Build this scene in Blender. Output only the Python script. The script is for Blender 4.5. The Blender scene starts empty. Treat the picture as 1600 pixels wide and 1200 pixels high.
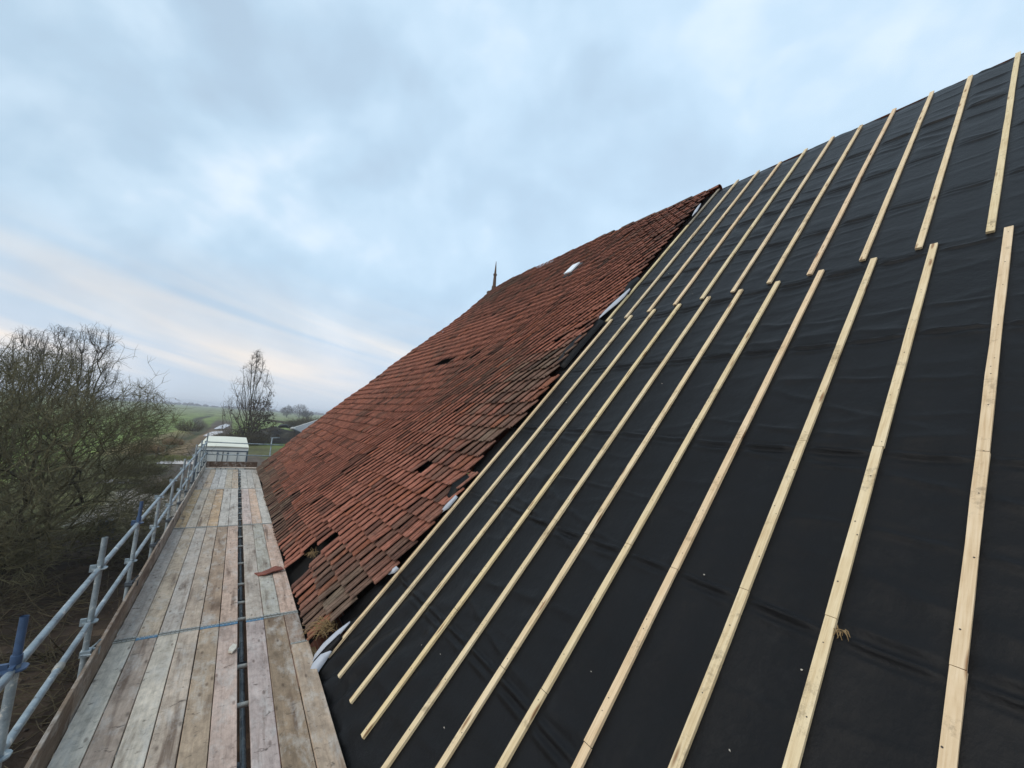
import bpy, math, random
from mathutils import Vector, Matrix, noise
R = math.radians
rnd = random.Random(7)
scene = bpy.context.scene
COL = scene.collection

# ------------------------------------------------------------------ camera
CAMH = 2.714
cd = bpy.data.cameras.new("camera")
cam = bpy.data.objects.new("camera", cd)
COL.objects.link(cam)
yaw, pitch, roll = 0.5877148, 0.1072031, 0.0755819
cy, sy, cp, sp = math.cos(yaw), math.sin(yaw), math.cos(pitch), math.sin(pitch)
fw = Vector((sy * cp, cy * cp, sp))
r0 = Vector((cy, -sy, 0))
u0 = r0.cross(fw)
rt = math.cos(roll) * r0 + math.sin(roll) * u0
up = -math.sin(roll) * r0 + math.cos(roll) * u0
m = Matrix((rt, up, -fw)).transposed().to_4x4()
m.translation = Vector((0, 0, CAMH))
cam.matrix_world = m
cd.sensor_width = 36
cd.lens = 36 * 631.95 / 1600
cd.clip_start = 0.05
cd.clip_end = 8000
scene.camera = cam

# ------------------------------------------------------------------ world, sun, exposure
SUN_EL, SUN_AZ = R(38), R(-112)          # azimuth measured from +y towards +x
w = bpy.data.worlds.new("World")
scene.world = w
w.use_nodes = True
nt = w.node_tree
nt.nodes.clear()


def N(t, kind, **kw):
    n = t.nodes.new(kind)
    for k, v in kw.items():
        if k.startswith('i_'):
            key = k[2:]
            key = int(key) if key.isdigit() else key.replace('_', ' ')
            n.inputs[key].default_value = v
        else:
            setattr(n, k, v)
    return n


def ramp(t, stops, inter='LINEAR'):
    n = t.nodes.new('ShaderNodeValToRGB')
    cr = n.color_ramp
    cr.interpolation = inter
    while len(cr.elements) < len(stops):
        cr.elements.new(0.5)
    for e, (p, c) in zip(cr.elements, stops):
        e.position = p
        e.color = (c, c, c, 1) if isinstance(c, (int, float)) else (*c, 1)
    return n


def math_n(t, op, a, b=None, c=None, clamp=False):
    n = t.nodes.new('ShaderNodeMath')
    n.operation = op
    n.use_clamp = clamp
    for i, v in enumerate((a, b, c)):
        if v is None:
            continue
        if hasattr(v, 'is_linked'):
            t.links.new(v, n.inputs[i])
        else:
            n.inputs[i].default_value = v
    return n.outputs[0]


def mixc(t, f, a, b, mode='MIX'):
    n = t.nodes.new('ShaderNodeMix')
    n.data_type = 'RGBA'
    n.blend_type = mode
    for i, v in ((0, f), (6, a), (7, b)):
        if hasattr(v, 'is_linked'):
            t.links.new(v, n.inputs[i])
        elif isinstance(v, (int, float)):
            n.inputs[i].default_value = v
        else:
            n.inputs[i].default_value = (*v, 1)
    return n.outputs[2]


def build_world():
    t = nt
    L = t.links.new
    out = N(t, 'ShaderNodeOutputWorld')
    sky = N(t, 'ShaderNodeTexSky', sky_type='NISHITA', sun_disc=False)
    sky.sun_elevation = SUN_EL
    sky.sun_rotation = SUN_AZ
    sky.dust_density = 2.0
    bg1 = N(t, 'ShaderNodeBackground', i_Strength=0.11)
    L(sky.outputs[0], bg1.inputs[0])
    tc = N(t, 'ShaderNodeTexCoord')
    sep = N(t, 'ShaderNodeSeparateXYZ')
    L(tc.outputs['Generated'], sep.inputs[0])
    mp = N(t, 'ShaderNodeMapping')
    mp.inputs['Rotation'].default_value = (R(18), R(-12), R(40))
    mp.inputs['Scale'].default_value = (1.0, 0.9, 1.25)
    mp.inputs['Location'].default_value = (1.3, 4.2, 0.4)
    L(tc.outputs['Generated'], mp.inputs[0])
    n1 = N(t, 'ShaderNodeTexNoise', i_Scale=3.3, i_Detail=4.0, i_Roughness=0.47, i_Distortion=0.2)
    L(mp.outputs[0], n1.inputs['Vector'])
    n2 = N(t, 'ShaderNodeTexNoise', i_Scale=8.0, i_Detail=4.0, i_Roughness=0.5, i_Distortion=0.2)
    L(mp.outputs[0], n2.inputs['Vector'])
    # cloud brightness
    s = math_n(t, 'ADD', math_n(t, 'MULTIPLY', n1.outputs[0], 0.68), math_n(t, 'MULTIPLY', n2.outputs[0], 0.32))
    ccol = ramp(t, [(0.36, (0.405, 0.525, 0.645)), (0.46, (0.43, 0.57, 0.70)), (0.54, (0.50, 0.635, 0.76)), (0.65, (0.70, 0.775, 0.86))])
    L(s, ccol.inputs[0])
    # towards the lit side of the sky (ahead right and high) it is lighter and bluer
    dirn = N(t, 'ShaderNodeVectorMath', operation='DOT_PRODUCT')
    L(tc.outputs['Generated'], dirn.inputs[0])
    dirn.inputs[1].default_value = (0.72, 0.55, 0.42)
    fr = N(t, 'ShaderNodeMapRange')
    fr.inputs['From Min'].default_value = 0.45
    fr.inputs['From Max'].default_value = 1.0
    L(dirn.outputs['Value'], fr.inputs[0])
    c1 = mixc(t, math_n(t, 'MULTIPLY', fr.outputs[0], 0.55), ccol.outputs[0], (0.52, 0.69, 0.86))
    # low band: thin bright cloud streaks over the horizon, peach coloured
    low = N(t, 'ShaderNodeMapRange')
    low.inputs['From Min'].default_value = 0.30
    low.inputs['From Max'].default_value = 0.10
    L(sep.outputs[2], low.inputs[0])
    azn = N(t, 'ShaderNodeCombineXYZ')
    L(math_n(t, 'MULTIPLY', math_n(t, 'ARCTAN2', sep.outputs[0], sep.outputs[1]), 1.3), azn.inputs[0])
    L(math_n(t, 'ADD', math_n(t, 'MULTIPLY', sep.outputs[2], 11.0), math_n(t, 'MULTIPLY', sep.outputs[0], 2.2)), azn.inputs[1])
    n3 = N(t, 'ShaderNodeTexNoise', i_Scale=1.15, i_Detail=4.0, i_Roughness=0.48, i_Distortion=0.5)
    L(azn.outputs[0], n3.inputs['Vector'])
    st = ramp(t, [(0.42, 0.0), (0.60, 1.0)])
    L(n3.outputs[0], st.inputs[0])
    peach = mixc(t, st.outputs[0], (0.50, 0.565, 0.66), (0.90, 0.77, 0.66))
    c2 = mixc(t, math_n(t, 'MULTIPLY', low.outputs[0], 0.72), c1, peach)
    hz = N(t, 'ShaderNodeMapRange')
    hz.inputs['From Min'].default_value = 0.085
    hz.inputs['From Max'].default_value = 0.02
    L(sep.outputs[2], hz.inputs[0])
    c3 = mixc(t, math_n(t, 'MULTIPLY', hz.outputs[0], 0.9), c2, (0.50, 0.575, 0.67))
    bg2 = N(t, 'ShaderNodeBackground', i_Strength=1.0)
    L(c3, bg2.inputs[0])
    cover = ramp(t, [(0.36, 0.86), (0.52, 0.98)])
    L(n1.outputs[0], cover.inputs[0])
    mx = N(t, 'ShaderNodeMixShader')
    L(cover.outputs[0], mx.inputs[0])
    L(bg1.outputs[0], mx.inputs[1])
    L(bg2.outputs[0], mx.inputs[2])
    L(mx.outputs[0], out.inputs[0])


build_world()
sd = bpy.data.lights.new("sun", 'SUN')
sd.energy = 1.4
sd.angle = R(60)
sd.color = (1.0, 0.90, 0.78)
sun = bpy.data.objects.new("sun", sd)
COL.objects.link(sun)
sv = Vector((math.sin(SUN_AZ) * math.cos(SUN_EL), math.cos(SUN_AZ) * math.cos(SUN_EL), math.sin(SUN_EL)))
sun.rotation_euler = sv.to_track_quat('Z', 'Y').to_euler()
sun.location = (-20, -10, 30)
scene.view_settings.view_transform = 'Standard'
scene.view_settings.look = 'None'
scene.view_settings.exposure = 0.33
scene.view_settings.gamma = 1
scene.cycles.volume_bounces = 0
scene.cycles.max_bounces = 6
scene.cycles.transparent_max_bounces = 8


# ------------------------------------------------------------------ helpers
def lin(r, g, b, k=1.0):
    f = lambda c: ((c / 255 + 0.055) / 1.055) ** 2.4 if c > 10 else c / 255 / 12.92
    return (f(r) * k, f(g) * k, f(b) * k)


class MB:
    """collects faces; build() links them as one mesh object"""

    def __init__(s):
        s.v, s.f, s.mi, s.col, s.cur = [], [], [], [], (1, 1, 1)
        s.m = 0

    def face(s, idx):
        s.f.append(idx)
        s.mi.append(s.m)
        s.col.append(s.cur)

    def add(s, pts, faces):
        b = len(s.v)
        s.v += [tuple(p) for p in pts]
        for f in faces:
            s.face([b + i for i in f])

    def box(s, x0, x1, y0, y1, z0, z1, M=None):
        p = [Vector((x, y, z)) for z in (z0, z1) for y in (y0, y1) for x in (x0, x1)]
        if M:
            p = [M @ q for q in p]
        s.add(p, [(0, 2, 3, 1), (4, 5, 7, 6), (0, 1, 5, 4), (2, 6, 7, 3), (0, 4, 6, 2), (1, 3, 7, 5)])

    def tube(s, pts, rad, n=10, cap=True):
        pts = [Vector(p) for p in pts]
        if isinstance(rad, (int, float)):
            rad = [rad] * len(pts)
        b = len(s.v)
        a = None
        for i, p in enumerate(pts):
            d = (pts[min(i + 1, len(pts) - 1)] - pts[max(i - 1, 0)])
            d = d.normalized() if d.length > 1e-9 else Vector((0, 0, 1))
            if a is None:
                a = d.orthogonal().normalized()
            else:
                a = a - d * a.dot(d)
                a = a.normalized() if a.length > 1e-6 else d.orthogonal().normalized()
            c = d.cross(a)
            for k in range(n):
                th = 2 * math.pi * k / n
                q = p + (a * math.cos(th) + c * math.sin(th)) * rad[i]
                s.v.append((q.x, q.y, q.z))
        for i in range(len(pts) - 1):
            for k in range(n):
                k2 = (k + 1) % n
                s.face([b + i * n + k, b + i * n + k2, b + (i + 1) * n + k2, b + (i + 1) * n + k])
        if cap:
            s.face([b + k for k in range(n)][::-1])
            s.face([b + (len(pts) - 1) * n + k for k in range(n)])

    def grid(s, nu, nv, fn):
        b = len(s.v)
        for j in range(nv):
            for i in range(nu):
                s.v.append(tuple(fn(i, j)))
        for j in range(nv - 1):
            for i in range(nu - 1):
                s.face([b + j * nu + i, b + j * nu + i + 1, b + (j + 1) * nu + i + 1, b + (j + 1) * nu + i])

    def build(s, name, mats, parent=None, smooth=False, attr=None, bevel=0, origin=None):
        me = bpy.data.meshes.new(name)
        v = s.v
        if origin is not None:
            o = Vector(origin)
            v = [(p[0] - o.x, p[1] - o.y, p[2] - o.z) for p in v]
        me.from_pydata(v, [], s.f)
        if not isinstance(mats, (list, tuple)):
            mats = [mats]
        for mt in mats:
            me.materials.append(mt)
        if len(mats) > 1:
            me.polygons.foreach_set('material_index', s.mi)
        if smooth:
            me.polygons.foreach_set('use_smooth', [True] * len(me.polygons))
        if attr:
            a = me.attributes.new(attr, 'FLOAT_COLOR', 'FACE')
            flat = []
            for c in s.col:
                flat += [c[0], c[1], c[2], 1.0]
            a.data.foreach_set('color', flat)
        me.update()
        ob = bpy.data.objects.new(name, me)
        COL.objects.link(ob)
        if origin is not None:
            ob.location = origin
        if parent:
            ob.parent = parent
            ob.matrix_parent_inverse = world_of(parent).inverted()
        if bevel:
            bm = ob.modifiers.new('bevel', 'BEVEL')
            bm.width = bevel
            bm.segments = 2
            bm.limit_method = 'ANGLE'
        return ob


def world_of(o):
    mw = Matrix.LocRotScale(o.location, o.rotation_euler, o.scale)
    if o.parent:
        mw = world_of(o.parent) @ o.matrix_parent_inverse @ mw
    return mw


def empty(name, loc, label, cat, group=None):
    o = bpy.data.objects.new(name, None)
    o.empty_display_size = 0.2
    o.location = loc
    COL.objects.link(o)
    return tag(o, label, cat, group)


def tag(o, label=None, cat=None, group=None, kind=None):
    if label:
        o['label'] = label
    if cat:
        o['category'] = cat
    if group:
        o['group'] = group
    if kind:
        o['kind'] = kind
    return o


def fn(x, y, z=0.0):
    return noise.noise(Vector((x, y, z)))


# ------------------------------------------------------------------ materials
def new_mat(name):
    mt = bpy.data.materials.new(name)
    mt.use_nodes = True
    t = mt.node_tree
    b = t.nodes['Principled BSDF']
    return mt, t, b


def simple(name, c, rough=0.7, metal=0.0, var=0.25, scale=6.0, bump=0.15, spec=0.5):
    mt, t, b = new_mat(name)
    tc = N(t, 'ShaderNodeTexCoord')
    nz = N(t, 'ShaderNodeTexNoise', i_Scale=scale, i_Detail=6.0, i_Roughness=0.65)
    t.links.new(tc.outputs['Object'], nz.inputs['Vector'])
    rp = ramp(t, [(0.25, tuple(x * (1 - var) for x in c)), (0.75, tuple(min(1, x * (1 + var)) for x in c))])
    t.links.new(nz.outputs[0], rp.inputs[0])
    t.links.new(rp.outputs[0], b.inputs['Base Color'])
    b.inputs['Roughness'].default_value = rough
    b.inputs['Metallic'].default_value = metal
    b.inputs['Specular IOR Level'].default_value = spec
    if bump:
        bp = N(t, 'ShaderNodeBump', i_Strength=bump, i_Distance=0.02)
        t.links.new(nz.outputs[0], bp.inputs['Height'])
        t.links.new(bp.outputs[0], b.inputs['Normal'])
    return mt


def mat_board():
    """weathered scaffold board: the board's own colour is obj.color; grain, stains, knots, scuffs on top"""
    mt, t, b = new_mat('weathered_board')
    L = t.links.new
    oi = N(t, 'ShaderNodeObjectInfo')
    tc = N(t, 'ShaderNodeTexCoord')
    off = N(t, 'ShaderNodeVectorMath', operation='ADD')
    sc = N(t, 'ShaderNodeVectorMath', operation='SCALE')
    L(oi.outputs['Random'], sc.inputs['Scale'])
    sc.inputs[0].default_value = (31, 57, 13)
    L(tc.outputs['Object'], off.inputs[0])
    L(sc.outputs[0], off.inputs[1])
    P = off.outputs[0]

    def nz(scale, det=5.0, mapping=None, rough=0.6, dist=0.0):
        n = N(t, 'ShaderNodeTexNoise', i_Scale=scale, i_Detail=det, i_Roughness=rough, i_Distortion=dist)
        if mapping:
            mp = N(t, 'ShaderNodeMapping')
            mp.inputs['Scale'].default_value = mapping
            L(P, mp.inputs[0])
            L(mp.outputs[0], n.inputs['Vector'])
        else:
            L(P, n.inputs['Vector'])
        return n.outputs[0]
    grain = nz(38, 6, (1.0, 0.035, 1.0), 0.65, 0.3)
    big = nz(2.6, 5, (1.2, 0.7, 1), 0.6, 0.4)
    blot = nz(6.5, 6, (1.0, 0.40, 1), 0.7, 0.25)
    scuff = nz(17, 5, (0.6, 1.0, 1), 0.65, 0.5)
    # long dark stains along the board
    stn = nz(5.0, 4, (1.6, 0.16, 1), 0.55, 0.3)
    g = ramp(t, [(0.30, 0.80), (0.5, 0.99), (0.72, 1.10)])
    L(grain, g.inputs[0])
    bg = ramp(t, [(0.28, 0.70), (0.5, 0.98), (0.72, 1.18)])
    L(big, bg.inputs[0])
    c = mixc(t, 1.0, oi.outputs['Color'], g.outputs[0], 'MULTIPLY')
    c = mixc(t, 1.0, c, bg.outputs[0], 'MULTIPLY')
    mot = nz(19, 6, (1.0, 0.5, 1), 0.75, 0.2)
    mg = ramp(t, [(0.33, 0.66), (0.5, 1.0), (0.68, 1.22)])
    L(mot, mg.inputs[0])
    c = mixc(t, 0.85, c, mixc(t, 1.0, c, mg.outputs[0], 'MULTIPLY'))
    # brown water stains
    m1 = ramp(t, [(0.56, 0.0), (0.70, 0.75)])
    L(stn, m1.inputs[0])
    c = mixc(t, m1.outputs[0], c, lin(92, 72, 58))
    # pale dried mortar / chalk smears
    m2 = ramp(t, [(0.50, 0.0), (0.72, 0.55)])
    L(blot, m2.inputs[0])
    c = mixc(t, m2.outputs[0], c, lin(205, 203, 198))
    # dark scuffs and pits
    m3 = ramp(t, [(0.30, 0.9), (0.39, 0.0)])
    L(scuff, m3.inputs[0])
    c = mixc(t, math_n(t, 'MULTIPLY', m3.outputs[0], 0.8), c, lin(58, 48, 42))
    # knots
    mpv = N(t, 'ShaderNodeMapping')
    mpv.inputs['Scale'].default_value = (4.5, 1.7, 1)
    L(P, mpv.inputs[0])
    vo = N(t, 'ShaderNodeTexVoronoi', i_Scale=1.0, i_Randomness=1.0)
    vo.voronoi_dimensions = '2D'
    L(mpv.outputs[0], vo.inputs['Vector'])
    kn = ramp(t, [(0.03, 0.8), (0.075, 0.0)])
    L(vo.outputs['Distance'], kn.inputs[0])
    c = mixc(t, math_n(t, 'MULTIPLY', kn.outputs[0], 0.7), c, lin(66, 47, 36))
    L(c, b.inputs['Base Color'])
    b.inputs['Roughness'].default_value = 0.82
    b.inputs['Specular IOR Level'].default_value = 0.3
    hgt = math_n(t, 'ADD', grain, math_n(t, 'MULTIPLY', scuff, 0.8))
    bp = N(t, 'ShaderNodeBump', i_Strength=0.45, i_Distance=0.006)
    L(hgt, bp.inputs['Height'])
    L(bp.outputs[0], b.inputs['Normal'])
    return mt


def mat_batten():
    mt, t, b = new_mat('fresh_spruce')
    L = t.links.new
    oi = N(t, 'ShaderNodeObjectInfo')
    tc = N(t, 'ShaderNodeTexCoord')
    sc = N(t, 'ShaderNodeVectorMath', operation='SCALE')
    L(oi.outputs['Random'], sc.inputs['Scale'])
    sc.inputs[0].default_value = (11, 27, 17)
    off = N(t, 'ShaderNodeVectorMath', operation='ADD')
    L(tc.outputs['Object'], off.inputs[0])
    L(sc.outputs[0], off.inputs[1])
    mp = N(t, 'ShaderNodeMapping')
    mp.inputs['Scale'].default_value = (0.05, 1.0, 1.0)
    L(off.outputs[0], mp.inputs[0])
    gr = N(t, 'ShaderNodeTexNoise', i_Scale=90.0, i_Detail=4.0, i_Distortion=0.6)
    L(mp.outputs[0], gr.inputs['Vector'])
    bl = N(t, 'ShaderNodeTexNoise', i_Scale=2.3, i_Detail=6.0, i_Roughness=0.7)
    L(off.outputs[0], bl.inputs['Vector'])
    c = ramp(t, [(0.28, lin(186, 160, 122)), (0.5, lin(212, 192, 156)), (0.72, lin(228, 212, 182))])
    L(math_n(t, 'ADD', math_n(t, 'MULTIPLY', gr.outputs[0], 0.55), math_n(t, 'MULTIPLY', bl.outputs[0], 0.45)), c.inputs[0])
    c2 = mixc(t, 1.0, c.outputs[0], oi.outputs['Color'], 'MULTIPLY')
    # boot dirt, in patches
    dn = N(t, 'ShaderNodeTexNoise', i_Scale=3.4, i_Detail=8.0, i_Roughness=0.8)
    L(off.outputs[0], dn.inputs['Vector'])
    dr = ramp(t, [(0.555, 0.0), (0.70, 0.70)])
    L(dn.outputs[0], dr.inputs[0])
    c3 = mixc(t, dr.outputs[0], c2, lin(96, 80, 62))
    # small knots
    mpv = N(t, 'ShaderNodeMapping')
    mpv.inputs['Scale'].default_value = (2.4, 14, 14)
    L(off.outputs[0], mpv.inputs[0])
    vo = N(t, 'ShaderNodeTexVoronoi', i_Scale=1.0)
    L(mpv.outputs[0], vo.inputs['Vector'])
    kn = ramp(t, [(0.09, 0.8), (0.2, 0.0)])
    L(vo.outputs['Distance'], kn.inputs[0])
    c4 = mixc(t, kn.outputs[0], c3, lin(120, 78, 42))
    L(c4, b.inputs['Base Color'])
    b.inputs['Roughness'].default_value = 0.75
    b.inputs['Specular IOR Level'].default_value = 0.3
    bp = N(t, 'ShaderNodeBump', i_Strength=0.25, i_Distance=0.003)
    L(gr.outputs[0], bp.inputs['Height'])
    L(bp.outputs[0], b.inputs['Normal'])
    return mt


def mat_membrane():
    mt, t, b = new_mat('black_membrane')
    L = t.links.new
    tc = N(t, 'ShaderNodeTexCoord')
    n1 = N(t, 'ShaderNodeTexNoise', i_Scale=260.0, i_Detail=3.0, i_Roughness=0.7)
    L(tc.outputs['Object'], n1.inputs['Vector'])
    n2 = N(t, 'ShaderNodeTexNoise', i_Scale=1.3, i_Detail=7.0, i_Roughness=0.65)
    L(tc.outputs['Object'], n2.inputs['Vector'])
    c = ramp(t, [(0.3, (0.0052, 0.0052, 0.0057)), (0.7, (0.0098, 0.0098, 0.0106))])
    L(math_n(t, 'ADD', math_n(t, 'MULTIPLY', n1.outputs[0], 0.5), math_n(t, 'MULTIPLY', n2.outputs[0], 0.5)), c.inputs[0])
    # dust and scuffs
    n3 = N(t, 'ShaderNodeTexNoise', i_Scale=2.2, i_Detail=9.0, i_Roughness=0.78)
    L(tc.outputs['Object'], n3.inputs['Vector'])
    d = ramp(t, [(0.56, 0.0), (0.78, 0.30)])
    L(n3.outputs[0], d.inputs[0])
    c2 = mixc(t, d.outputs[0], c.outputs[0], (0.035, 0.034, 0.033))
    L(c2, b.inputs['Base Color'])
    b.inputs['Roughness'].default_value = 0.43
    b.inputs['Specular IOR Level'].default_value = 0.14
    n4 = N(t, 'ShaderNodeTexNoise', i_Scale=16.0, i_Detail=5.0, i_Roughness=0.6)
    L(tc.outputs['Object'], n4.inputs['Vector'])
    hs = math_n(t, 'ADD', math_n(t, 'MULTIPLY', n1.outputs[0], 0.12), n4.outputs[0])
    bp = N(t, 'ShaderNodeBump', i_Strength=0.7, i_Distance=0.008)
    L(hs, bp.inputs['Height'])
    L(bp.outputs[0], b.inputs['Normal'])
    return mt


def mat_tile():
    mt, t, b = new_mat('old_clay_tile')
    L = t.links.new
    at = N(t, 'ShaderNodeAttribute', attribute_name='tint')
    tc = N(t, 'ShaderNodeTexCoord')
    n1 = N(t, 'ShaderNodeTexNoise', i_Scale=9.0, i_Detail=7.0, i_Roughness=0.7)
    L(tc.outputs['Object'], n1.inputs['Vector'])
    rp = ramp(t, [(0.28, 0.52), (0.5, 0.95), (0.72, 1.35)])
    L(n1.outputs[0], rp.inputs[0])
    c = mixc(t, 1.0, at.outputs['Color'], rp.outputs[0], 'MULTIPLY')
    # soot and lichen
    mp = N(t, 'ShaderNodeMapping')
    mp.inputs['Rotation'].default_value = (0, -R(48.3), 0)
    mp.inputs['Scale'].default_value = (0.25, 1.4, 1)
    L(tc.outputs['Object'], mp.inputs[0])
    n2 = N(t, 'ShaderNodeTexNoise', i_Scale=20.0, i_Detail=6.0, i_Roughness=0.75)
    L(mp.outputs[0], n2.inputs['Vector'])
    r2 = ramp(t, [(0.50, 0.0), (0.66, 0.55)])
    L(n2.outputs[0], r2.inputs[0])
    c = mixc(t, r2.outputs[0], c, (0.045, 0.033, 0.027))
    r3 = ramp(t, [(0.36, 0.0), (0.30, 0.45)])
    r3 = ramp(t, [(0.27, 0.5), (0.36, 0.0)])
    L(n2.outputs[0], r3.inputs[0])
    c = mixc(t, r3.outputs[0], c, (0.26, 0.22, 0.155))
    n5 = N(t, 'ShaderNodeTexNoise', i_Scale=55.0, i_Detail=3.0, i_Roughness=0.6)
    L(tc.outputs['Object'], n5.inputs['Vector'])
    r5 = ramp(t, [(0.66, 0.0), (0.74, 0.5)])
    L(n5.outputs[0], r5.inputs[0])
    c = mixc(t, r5.outputs[0], c, (0.33, 0.31, 0.25))
    L(c, b.inputs['Base Color'])
    b.inputs['Roughness'].default_value = 0.85
    b.inputs['Specular IOR Level'].default_value = 0.25
    bp = N(t, 'ShaderNodeBump', i_Strength=0.5, i_Distance=0.008)
    L(math_n(t, 'ADD', n1.outputs[0], n5.outputs[0]), bp.inputs['Height'])
    L(bp.outputs[0], b.inputs['Normal'])
    return mt


def mat_bark(name, c1, c2, scale=3.0):
    mt, t, b = new_mat(name)
    tc = N(t, 'ShaderNodeTexCoord')
    nz = N(t, 'ShaderNodeTexNoise', i_Scale=scale, i_Detail=5.0, i_Roughness=0.7)
    t.links.new(tc.outputs['Object'], nz.inputs['Vector'])
    rp = ramp(t, [(0.3, c1), (0.7, c2)])
    t.links.new(nz.outputs[0], rp.inputs[0])
    t.links.new(rp.outputs[0], b.inputs['Base Color'])
    b.inputs['Roughness'].default_value = 0.9
    b.inputs['Specular IOR Level'].default_value = 0.2
    return mt


def mat_attr(name, attr, rough=0.95, scale=1.6, bump=0.6, dist=0.08):
    mt, t, b = new_mat(name)
    L = t.links.new
    at = N(t, 'ShaderNodeAttribute', attribute_name=attr)
    tc = N(t, 'ShaderNodeTexCoord')
    n1 = N(t, 'ShaderNodeTexNoise', i_Scale=scale, i_Detail=9.0, i_Roughness=0.72)
    L(tc.outputs['Object'], n1.inputs['Vector'])
    n2 = N(t, 'ShaderNodeTexNoise', i_Scale=0.06, i_Detail=5.0, i_Roughness=0.6)
    L(tc.outputs['Object'], n2.inputs['Vector'])
    r1 = ramp(t, [(0.28, 0.5), (0.5, 0.95), (0.74, 1.5)])
    L(n1.outputs[0], r1.inputs[0])
    r2 = ramp(t, [(0.35, 0.78), (0.65, 1.2)])
    L(n2.outputs[0], r2.inputs[0])
    c = mixc(t, 1.0, at.outputs['Color'], r1.outputs[0], 'MULTIPLY')
    c = mixc(t, 1.0, c, r2.outputs[0], 'MULTIPLY')
    L(c, b.inputs['Base Color'])
    b.inputs['Roughness'].default_value = rough
    b.inputs['Specular IOR Level'].default_value = 0.2
    bp = N(t, 'ShaderNodeBump', i_Strength=bump, i_Distance=dist)
    L(n1.outputs[0], bp.inputs['Height'])
    L(bp.outputs[0], b.inputs['Normal'])
    return mt


def mat_tube():
    mt, t, b = new_mat('galvanised_tube')
    L = t.links.new
    tc = N(t, 'ShaderNodeTexCoord')
    n1 = N(t, 'ShaderNodeTexNoise', i_Scale=7.0, i_Detail=7.0, i_Roughness=0.7)
    L(tc.outputs['Object'], n1.inputs['Vector'])
    c = ramp(t, [(0.3, lin(112, 122, 128)), (0.55, lin(150, 162, 168)), (0.75, lin(184, 192, 194))])
    L(n1.outputs[0], c.inputs[0])
    n2 = N(t, 'ShaderNodeTexNoise', i_Scale=14.0, i_Detail=5.0, i_Roughness=0.7)
    L(tc.outputs['Object'], n2.inputs['Vector'])
    r2 = ramp(t, [(0.59, 0.0), (0.68, 0.8)])
    L(n2.outputs[0], r2.inputs[0])
    c2 = mixc(t, r2.outputs[0], c.outputs[0], lin(222, 220, 212))
    r3 = ramp(t, [(0.30, 0.8), (0.39, 0.0)])
    L(n2.outputs[0], r3.inputs[0])
    c3 = mixc(t, r3.outputs[0], c2, lin(96, 84, 76))
    L(c3, b.inputs['Base Color'])
    b.inputs['Metallic'].default_value = 0.45
    rr = ramp(t, [(0.3, 0.42), (0.7, 0.66)])
    L(n1.outputs[0], rr.inputs[0])
    L(rr.outputs[0], b.inputs['Roughness'])
    return mt


M_BOARD = mat_board()
M_BATTEN = mat_batten()
M_MEMB = mat_membrane()
M_TILE = mat_tile()
M_TUBE = mat_tube()
M_BLUE = simple('blue_paint', lin(60, 82, 112), 0.5, 0.0, 0.3, 18, 0.1)
M_BAND = simple('galvanised_band', lin(158, 158, 152), 0.6, 0.4, 0.25, 30, 0.1)
M_BANDB = simple('blue_band', lin(78, 118, 146), 0.6, 0.1, 0.35, 22, 0.1)
M_DARKSTEEL = simple('dark_steel', lin(74, 80, 86), 0.6, 0.3, 0.3, 12, 0.1)
M_NAIL = simple('nail', lin(70, 62, 56), 0.6, 0.4, 0.2, 30, 0)
M_WHITE = simple('membrane_underside', lin(172, 178, 188), 0.55, 0, 0.12, 9, 0.1)
M_GLASS = simple('sky_white_glass', lin(226, 230, 234), 0.25, 0.0, 0.08, 5, 0, 0.9)  # near-white colour stands in for sky reflected in the pane
M_LEAD = simple('dull_lead', lin(112, 116, 120), 0.6, 0.3, 0.25, 8, 0.1)
M_BLACK = simple('dark_void', (0.008, 0.0075, 0.007), 0.95, 0, 0.3, 3, 0, 0.1)  # black colour paints the shade of the void beneath the tiles
M_OLDWOOD = simple('old_dark_wood', lin(84, 66, 54), 0.85, 0, 0.35, 5, 0.3)
M_STRAW = simple('dry_straw', lin(140, 116, 80), 0.9, 0, 0.4, 20, 0)
M_CRUMB = simple('mortar_crumb', lin(196, 190, 178), 0.9, 0, 0.2, 30, 0.2)

# ------------------------------------------------------------------ roof frame
RA = 0.8435314
XE = 0.92 * 1.18
CA, SA = math.cos(RA), math.sin(RA)
SR = 11.73
GZ = -3.5


def RP(y, s, d=0.0):
    return Vector((XE + s * CA - d * SA, y, s * SA + d * CA))


def interp(tab, x):
    if x <= tab[0][0]:
        return tab[0][1]
    for (a, va), (b, vb) in zip(tab, tab[1:]):
        if x <= b:
            return va + (vb - va) * (x - a) / (b - a)
    return tab[-1][1]


# ------------------------------------------------------------------ ground
def ground_h(x, y):
    h = GZ + 0.10 * fn(x * 0.12, y * 0.12, 3.1) + 0.05 * fn(x * 0.7, y * 0.7, 9.7)
    # bank of loose soil left of the scaffold
    h += 0.35 * math.exp(-((x + 4.6) / 2.2) ** 2 - ((y - 13.0) / 6.0) ** 2) * (1 + 0.7 * fn(x * 0.9, y * 0.9, 1.2))
    # ditch that runs beside the track
    if 55 < y < 330:
        dx = x - (-7.5 - 0.03 * (y - 80) - 2.0 * math.sin(y * 0.035))
        h -= 0.8 * math.exp(-(dx / 1.6) ** 2) * min(1, (y - 55) / 12)
    return h


C_SOIL = (0.045, 0.032, 0.023)
C_MUD = (0.100, 0.078, 0.060)
C_CONC = (0.27, 0.245, 0.215)
C_ROUGH = (0.105, 0.105, 0.042)
C_PAST = (0.16, 0.215, 0.055)
C_FAR = (0.20, 0.225, 0.10)
C_TAWNY = (0.20, 0.135, 0.070)


def mix3(a, b, f):
    f = max(0.0, min(1.0, f))
    return tuple(p + (q - p) * f for p, q in zip(a, b))


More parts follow.
